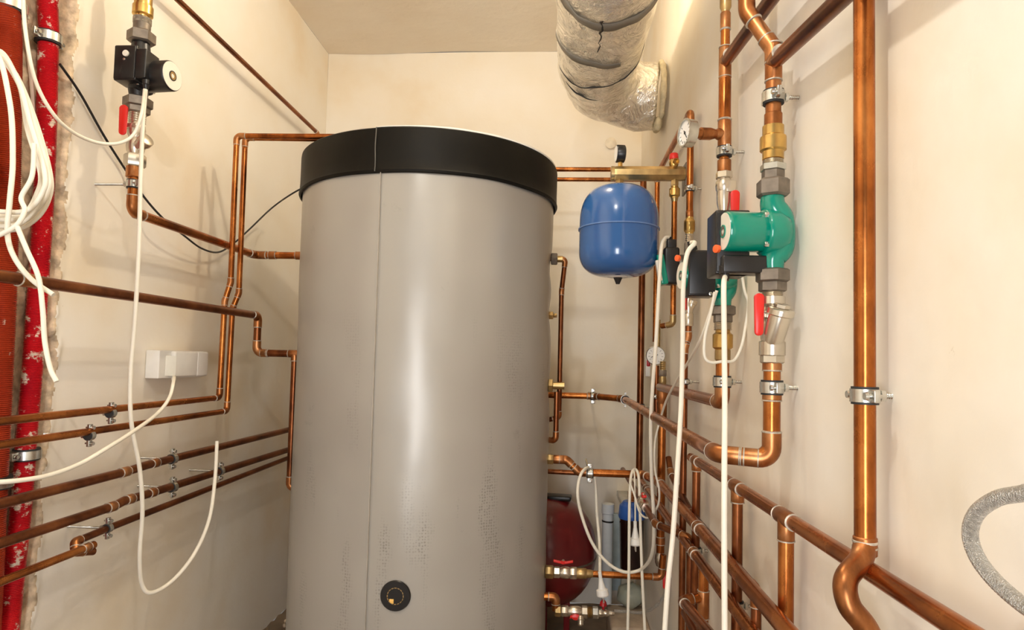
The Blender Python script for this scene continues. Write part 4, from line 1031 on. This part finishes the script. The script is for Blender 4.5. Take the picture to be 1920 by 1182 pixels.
run('short copper drop beside the tank with a lower elbow turned in behind it', [V((xd, yS-.01, tp_(1043, 735).z)), V((xd, yS-.01, tp_(1043, 826).z)), V((xd-.10, yS+.05, tp_(1043, 826).z))], .0088, CU_D)

# ------------------------------------------------------------------ lower right corner stuff
vz = PY(1030, 1035, 2.62)
rvs = thing('expansion_vessel', V((vz.x-.01, 2.64, vz.z-.22)), 'dark red pressure vessel on the floor behind the tank', 'expansion vessel')
vb_ = V((vz.x-.015, 2.66, vz.z))
part_lathe('shell', VES, rvs, [(.205*-math.cos(PI*i/20)*1.05, max(.002, .205*math.sin(PI*i/20)**.8)) for i in range(21)], vb_, Z_, 48)
part_box('black_foot', BLK, rvs, vb_+V((-.0, -.02, .215)), (V((1, -.1, 0)).normalized(), V((.1, 1, 0)).normalized(), Z_), (.10, .03, .010), .006)
part_lathe('band', IRON, rvs, [(-.004, .205), (0, .2075), (.004, .205)], vb_+Z_*-.02, Z_, 48)
for s_ in (-1, 0, 1): part_box('foot', VES, rvs, V((vb_.x+.09*s_, 2.60+.06*abs(s_), (vb_.z-.16)/2)), AX, (.012, .012, (vb_.z-.16)/2), .003)
pv = PY(1139, 1000, 2.72)
zp0 = PY(1139, 1130, 2.72).z; zp1 = PY(1139, 945, 2.72).z
tpv = thing('pvc_pipe', V((pv.x, 2.72, zp0)), 'white plastic drain pipe standing behind the white plug', 'drain pipe')
part_lathe('pipe_tube', PVC, tpv, [(0, .022), (zp1-zp0-.04, .0225), (zp1-zp0-.038, .026), (zp1-zp0, .026), (zp1-zp0, .018)], V((pv.x, 2.72, zp0)), Z_, 28)
part_lathe('cable_tie', BLK, tpv, [(0, .023), (.001, .0245), (.006, .0245), (.007, .023)], V((pv.x, 2.72, PY(1139, 979, 2.72).z)), V((.05, 0, 1)), 24)
q = PY(1158, 1050, 2.86)
tag(part_box('panel_strip', PALEB, None, V((q.x, 2.985, q.z)), AX, (.027, .018, .17), .003), 'pale blue upright strip behind the white drain pipe', 'panel')
fq = PY(1184, 1010, 2.66)
flt = thing('water_filter', V((fq.x, 2.66, PY(1184, 1072, 2.66).z)), 'dark water filter canister with a blue cap on the back wall', 'water filter')
z0_, z1_ = PY(1184, 1070, 2.66).z, PY(1184, 972, 2.66).z
part_lathe('canister', FILT, flt, [(0, .03), (.01, .044), (z1_-z0_, .050)], V((fq.x, 2.66, z0_)), Z_, 36)
part_lathe('cap', BCAP, flt, [(0, .052), (.01, .055), (.018, .053), (.05, .050), (.055, .045), (.068, .035), (.070, .001)], V((fq.x, 2.66, z1_)), Z_, 36)
part_box('wall_bracket', STEEL, flt, V((fq.x, 2.83, z1_+.03)), AX, (.03, .17, .012), .002)
part_lathe('head_fitting', CU_J, flt, prof('thread', .04, .018), V((fq.x, 2.66, z1_+.066)), Z_, 18)
sb = PY(1182, 1150, 2.45)
tag(part_box('stone_block', STONE, None, V((sb.x+.01, 2.62, .045)), AX, (.075, .12, .052), .012), 'rough stone block on the floor in the far corner', 'block')
bm = bmesh.new(); lathe(bm, [(0, .03), (.03, .055), (.07, .05), (.09, .01)], V((fq.x+.01, 2.72, .10)), Z_, 14)
for v in bm.verts: v.co += V((noise.noise(v.co*30), noise.noise(v.co*30+V((5, 0, 0))), noise.noise(v.co*30+V((0, 5, 0)))))*.02
tag(obj('crumpled_bag', bm, simple('clear_bag', (.40, .42, .34), .3), smooth=60), 'crumpled greenish plastic bag under the water filter', 'bag')
# rubble of plaster by the back left corner
bm = bmesh.new()
for k in range(26):
    a = V((WL+.03+random.random()*.16, 2.45+random.random()*.5, .004)); 
    lathe(bm, prof('dome', .006+random.random()*.010, .004+random.random()*.008), a, V((random.random()-.5, random.random()-.5, 1)), 6)
rb_ = tag(obj('plaster_rubble', bm, ROUGHP), 'loose plaster crumbs on the floor in the back left corner', 'rubble'); rb_['kind'] = 'stuff'
# upper ball valve line
yv = 2.10
def hz(px, py): return PY(px, py, yv)
A = hz(1022, 1074); B_ = hz(1085, 1076); B_.z = A.z
uv = thing('ball_valve', hz(1055, 1074), 'nickel ball valve with red butterfly handle low beside the tank', 'ball valve')
def hfit(root, name, mat, x0, x1, w, kind, py):
    a = hz(x0, py); b = hz(x1, py); b.z = a.z = hz(1055, py).z; return fitp(root, name, mat, a, b, w, kind)
hfit(uv, 'port_nut', BRASS_D, 1022, 1038, .021, 'hex', 1074); hfit(uv, 'hex_end', NICK, 1038, 1050, .018, 'hex', 1074); hfit(uv, 'valve_body', NICK, 1048, 1072, .019, 'dome', 1074); hfit(uv, 'hex_end', NICK, 1068, 1082, .019, 'hex', 1074)
wheel(uv, hz(1056, 1056), Z_, X_, REDH, .030)
z7 = hz(1055, 1074).z
e7 = hz(1240, 1082); e7.z = z7
r7 = run('horizontal copper pipe low behind the hanging cables leading to the red lever', [V((hz(1080, 1074).x, yv, z7)), V((e7.x, yv, z7)), V((e7.x+.005, yv, z7+.07))], .0105, CU_M, fr=.016)
hfit(r7, 'brass_adapter', BRASS_D, 1080, 1100, .0165, 'cyl', 1074); hfit(r7, 'reducer', BRASS_D, 1098, 1116, .0135, 'coneup', 1074)
# lower row: elbow, tap, fittings
z8 = hz(1060, 1146).z
r8 = run('copper elbow dropping from under the tank valve to the fitting row', [V((TC.x+TR-.01, yv, hz(1040, 1120).z)), V((hz(1042, 1120).x, yv, hz(1040, 1120).z)), V((hz(1042, 1146).x, yv, z8))], .0125, CU_M, fr=.018)
dv = thing('drain_tap', hz(1060, 1146), 'drain tap row with red lever near the floor beside the tank', 'tap')
hfit(dv, 'nipple', BRASS_D, 1040, 1052, .018, 'hex', 1146); hfit(dv, 'hex_end', NICK, 1052, 1066, .017, 'hex', 1146); hfit(dv, 'valve_body', NICK, 1064, 1092, .018, 'dome', 1146); hfit(dv, 'hex_end', NICK, 1090, 1102, .019, 'hex', 1146); hfit(dv, 'union_ring', BRASS_D, 1102, 1110, .018, 'thread', 1146); hfit(dv, 'union_nut', STEEL, 1110, 1122, .019, 'hex', 1146)
lever('handle', REDH, dv, V((hz(1079, 1152).x, yv-.025, hz(1079, 1152).z)), AX, (.019, .004, .009), .003)
part_lathe('spout', NICK, dv, [(0, .011), (.012, .012), (.013, .009), (.026, .009), (.026, .005), (.02, .001)], V((hz(1088, 1160).x, yv-.02, z8-.008)), V((0, -.6, -.8)), 18)
fv = thing('ball_valve', hz(1130, 1146), 'small valve with dark red knob at the end of the drain tap row', 'ball valve')
hfit(fv, 'hex_end', NICK, 1122, 1132, .012, 'hex', 1146); hfit(fv, 'valve_body', NICK, 1130, 1142, .011, 'dome', 1146); hfit(fv, 'hose_nut', NICK, 1141, 1152, .008, 'hex', 1146)
part_lathe('handle', REDD, fv, [(0, .004), (.010, .005), (.012, .012), (.022, .010), (.030, .004)], hz(1131, 1143), Z_, 12)
bm = bmesh.new(); P = spline([PY(1152, 1146, yv), PY(1178, 1148, yv), PY(1205, 1149, yv), PY(1228, 1138, yv), PY(1246, 1115, yv), PY(1256, 1085, yv), PY(1260, 1060, yv)], 20)
sweep(bm, P, [.0046*(1+.06*math.sin(i*2)) for i in range(len(P))], 12)
tag(obj('braided_hose', bm, BRAID, smooth=80), 'thin braided steel hose curving up from the drain tap row', 'hose')

# ------------------------------------------------------------------ right side white cables
yb_ = CB.y-.02
cable('thick white cable hanging straight down from the large green pump', [gl+Z_*-.004, (1357, 540, yb_-.015), (1358, 640, yb_-.02), (1359, 760, yb_-.05), (1358, 900, yb_-.09), (1358, 1050, yb_-.1), (1359, 1220, yb_-.1)], .0041)
cable('white cable arching out of the smaller green pump and hanging down to the bottom edge', [g2+V((-.004, -.002, .016)), (1302, 457, CA.y-.05), (1288, 478, CA.y-.06), (1281, 540, CA.y-.07), (1280, 640, CA.y-.08), (1277, 760, CA.y-.10), (1270, 880, CA.y-.14), (1262, 1000, CA.y-.16), (1252, 1100, CA.y-.17), (1244, 1220, CA.y-.17)], .0047)
yw = 2.03
cable('white cable from the smallest pump looping low under the thick pipe and up over it', [cgl, (1247, 447, 1.735), (1240, 465, 1.71), (1236, 530, 1.68), (1230, 640, 1.68), (1224, 720, 1.70), (1220, 800, 1.74), (1222, 900, 1.80), (1226, 980, 1.84), (1222, 1040, 1.92), (1202, 1068, yw), (1170, 1073, yw), (1138, 1055, yw), (1110, 1018, yw), (1090, 965, yw), (1083, 925, yw), (1088, 893, yw+.02), (1100, 878, yw+.06), (1110, 884, yw+.14), (1116, 905, yw+.15), (1119, 960, yw+.12), (1124, 1020, yw+.08), (1125, 1078, yw)], .0050, plug=(PY(1126, 1085, yw), V((.15, -.1, -1))))
cable('thin white cable wandering from between the pumps down to the far loop', [(1344, 545, CA.y-.06), (1330, 590, CA.y-.05), (1312, 640, CA.y), (1290, 680, 1.5), (1270, 712, 1.65), (1250, 750, 1.8), (1237, 790, 1.85), (1228, 830, 1.85), (1228, 880, 1.85), (1236, 920, 1.85), (1233, 950, 1.87), (1216, 971, 1.9), (1200, 962, 1.95), (1190, 930, 1.98), (1181, 905, 1.99)], .0030)
cable('white cable hung over the thick pipe with both lengths dropping to the floor', [(1176, 1220, 2.02), (1179, 1080, 2.03), (1180, 960, 2.05), (1182, 905, 2.07), (1186, 884, 2.10), (1193, 882, 2.115), (1198, 900, 2.08), (1200, 960, 2.05), (1204, 1080, 2.03), (1211, 1220, 2.02)], .0046)
cable('thin white cable with a plug hanging just below the thick pipe', [(1189, 884, 2.10), (1190, 900, 2.07), (1191, 950, 2.06), (1191, 985, 2.06)], .0026, plug=(PY(1191, 990, 2.06), V((.02, -.05, -1))))
cable('thin white cable looping beside the smaller check valve', [(1390, 508, CA.y-.03), (1396, 545, CA.y-.03), (1403, 570, CA.y-.03), (1398, 610, CA.y-.03), (1390, 650, CA.y-.04), (1376, 676, CA.y-.05), (1355, 678, CA.y-.06), (1333, 680, CA.y-.06), (1321, 668, CA.y-.06), (1322, 630, CA.y-.06), (1332, 590, CA.y-.06), (1340, 548, CA.y-.06)], .0030)
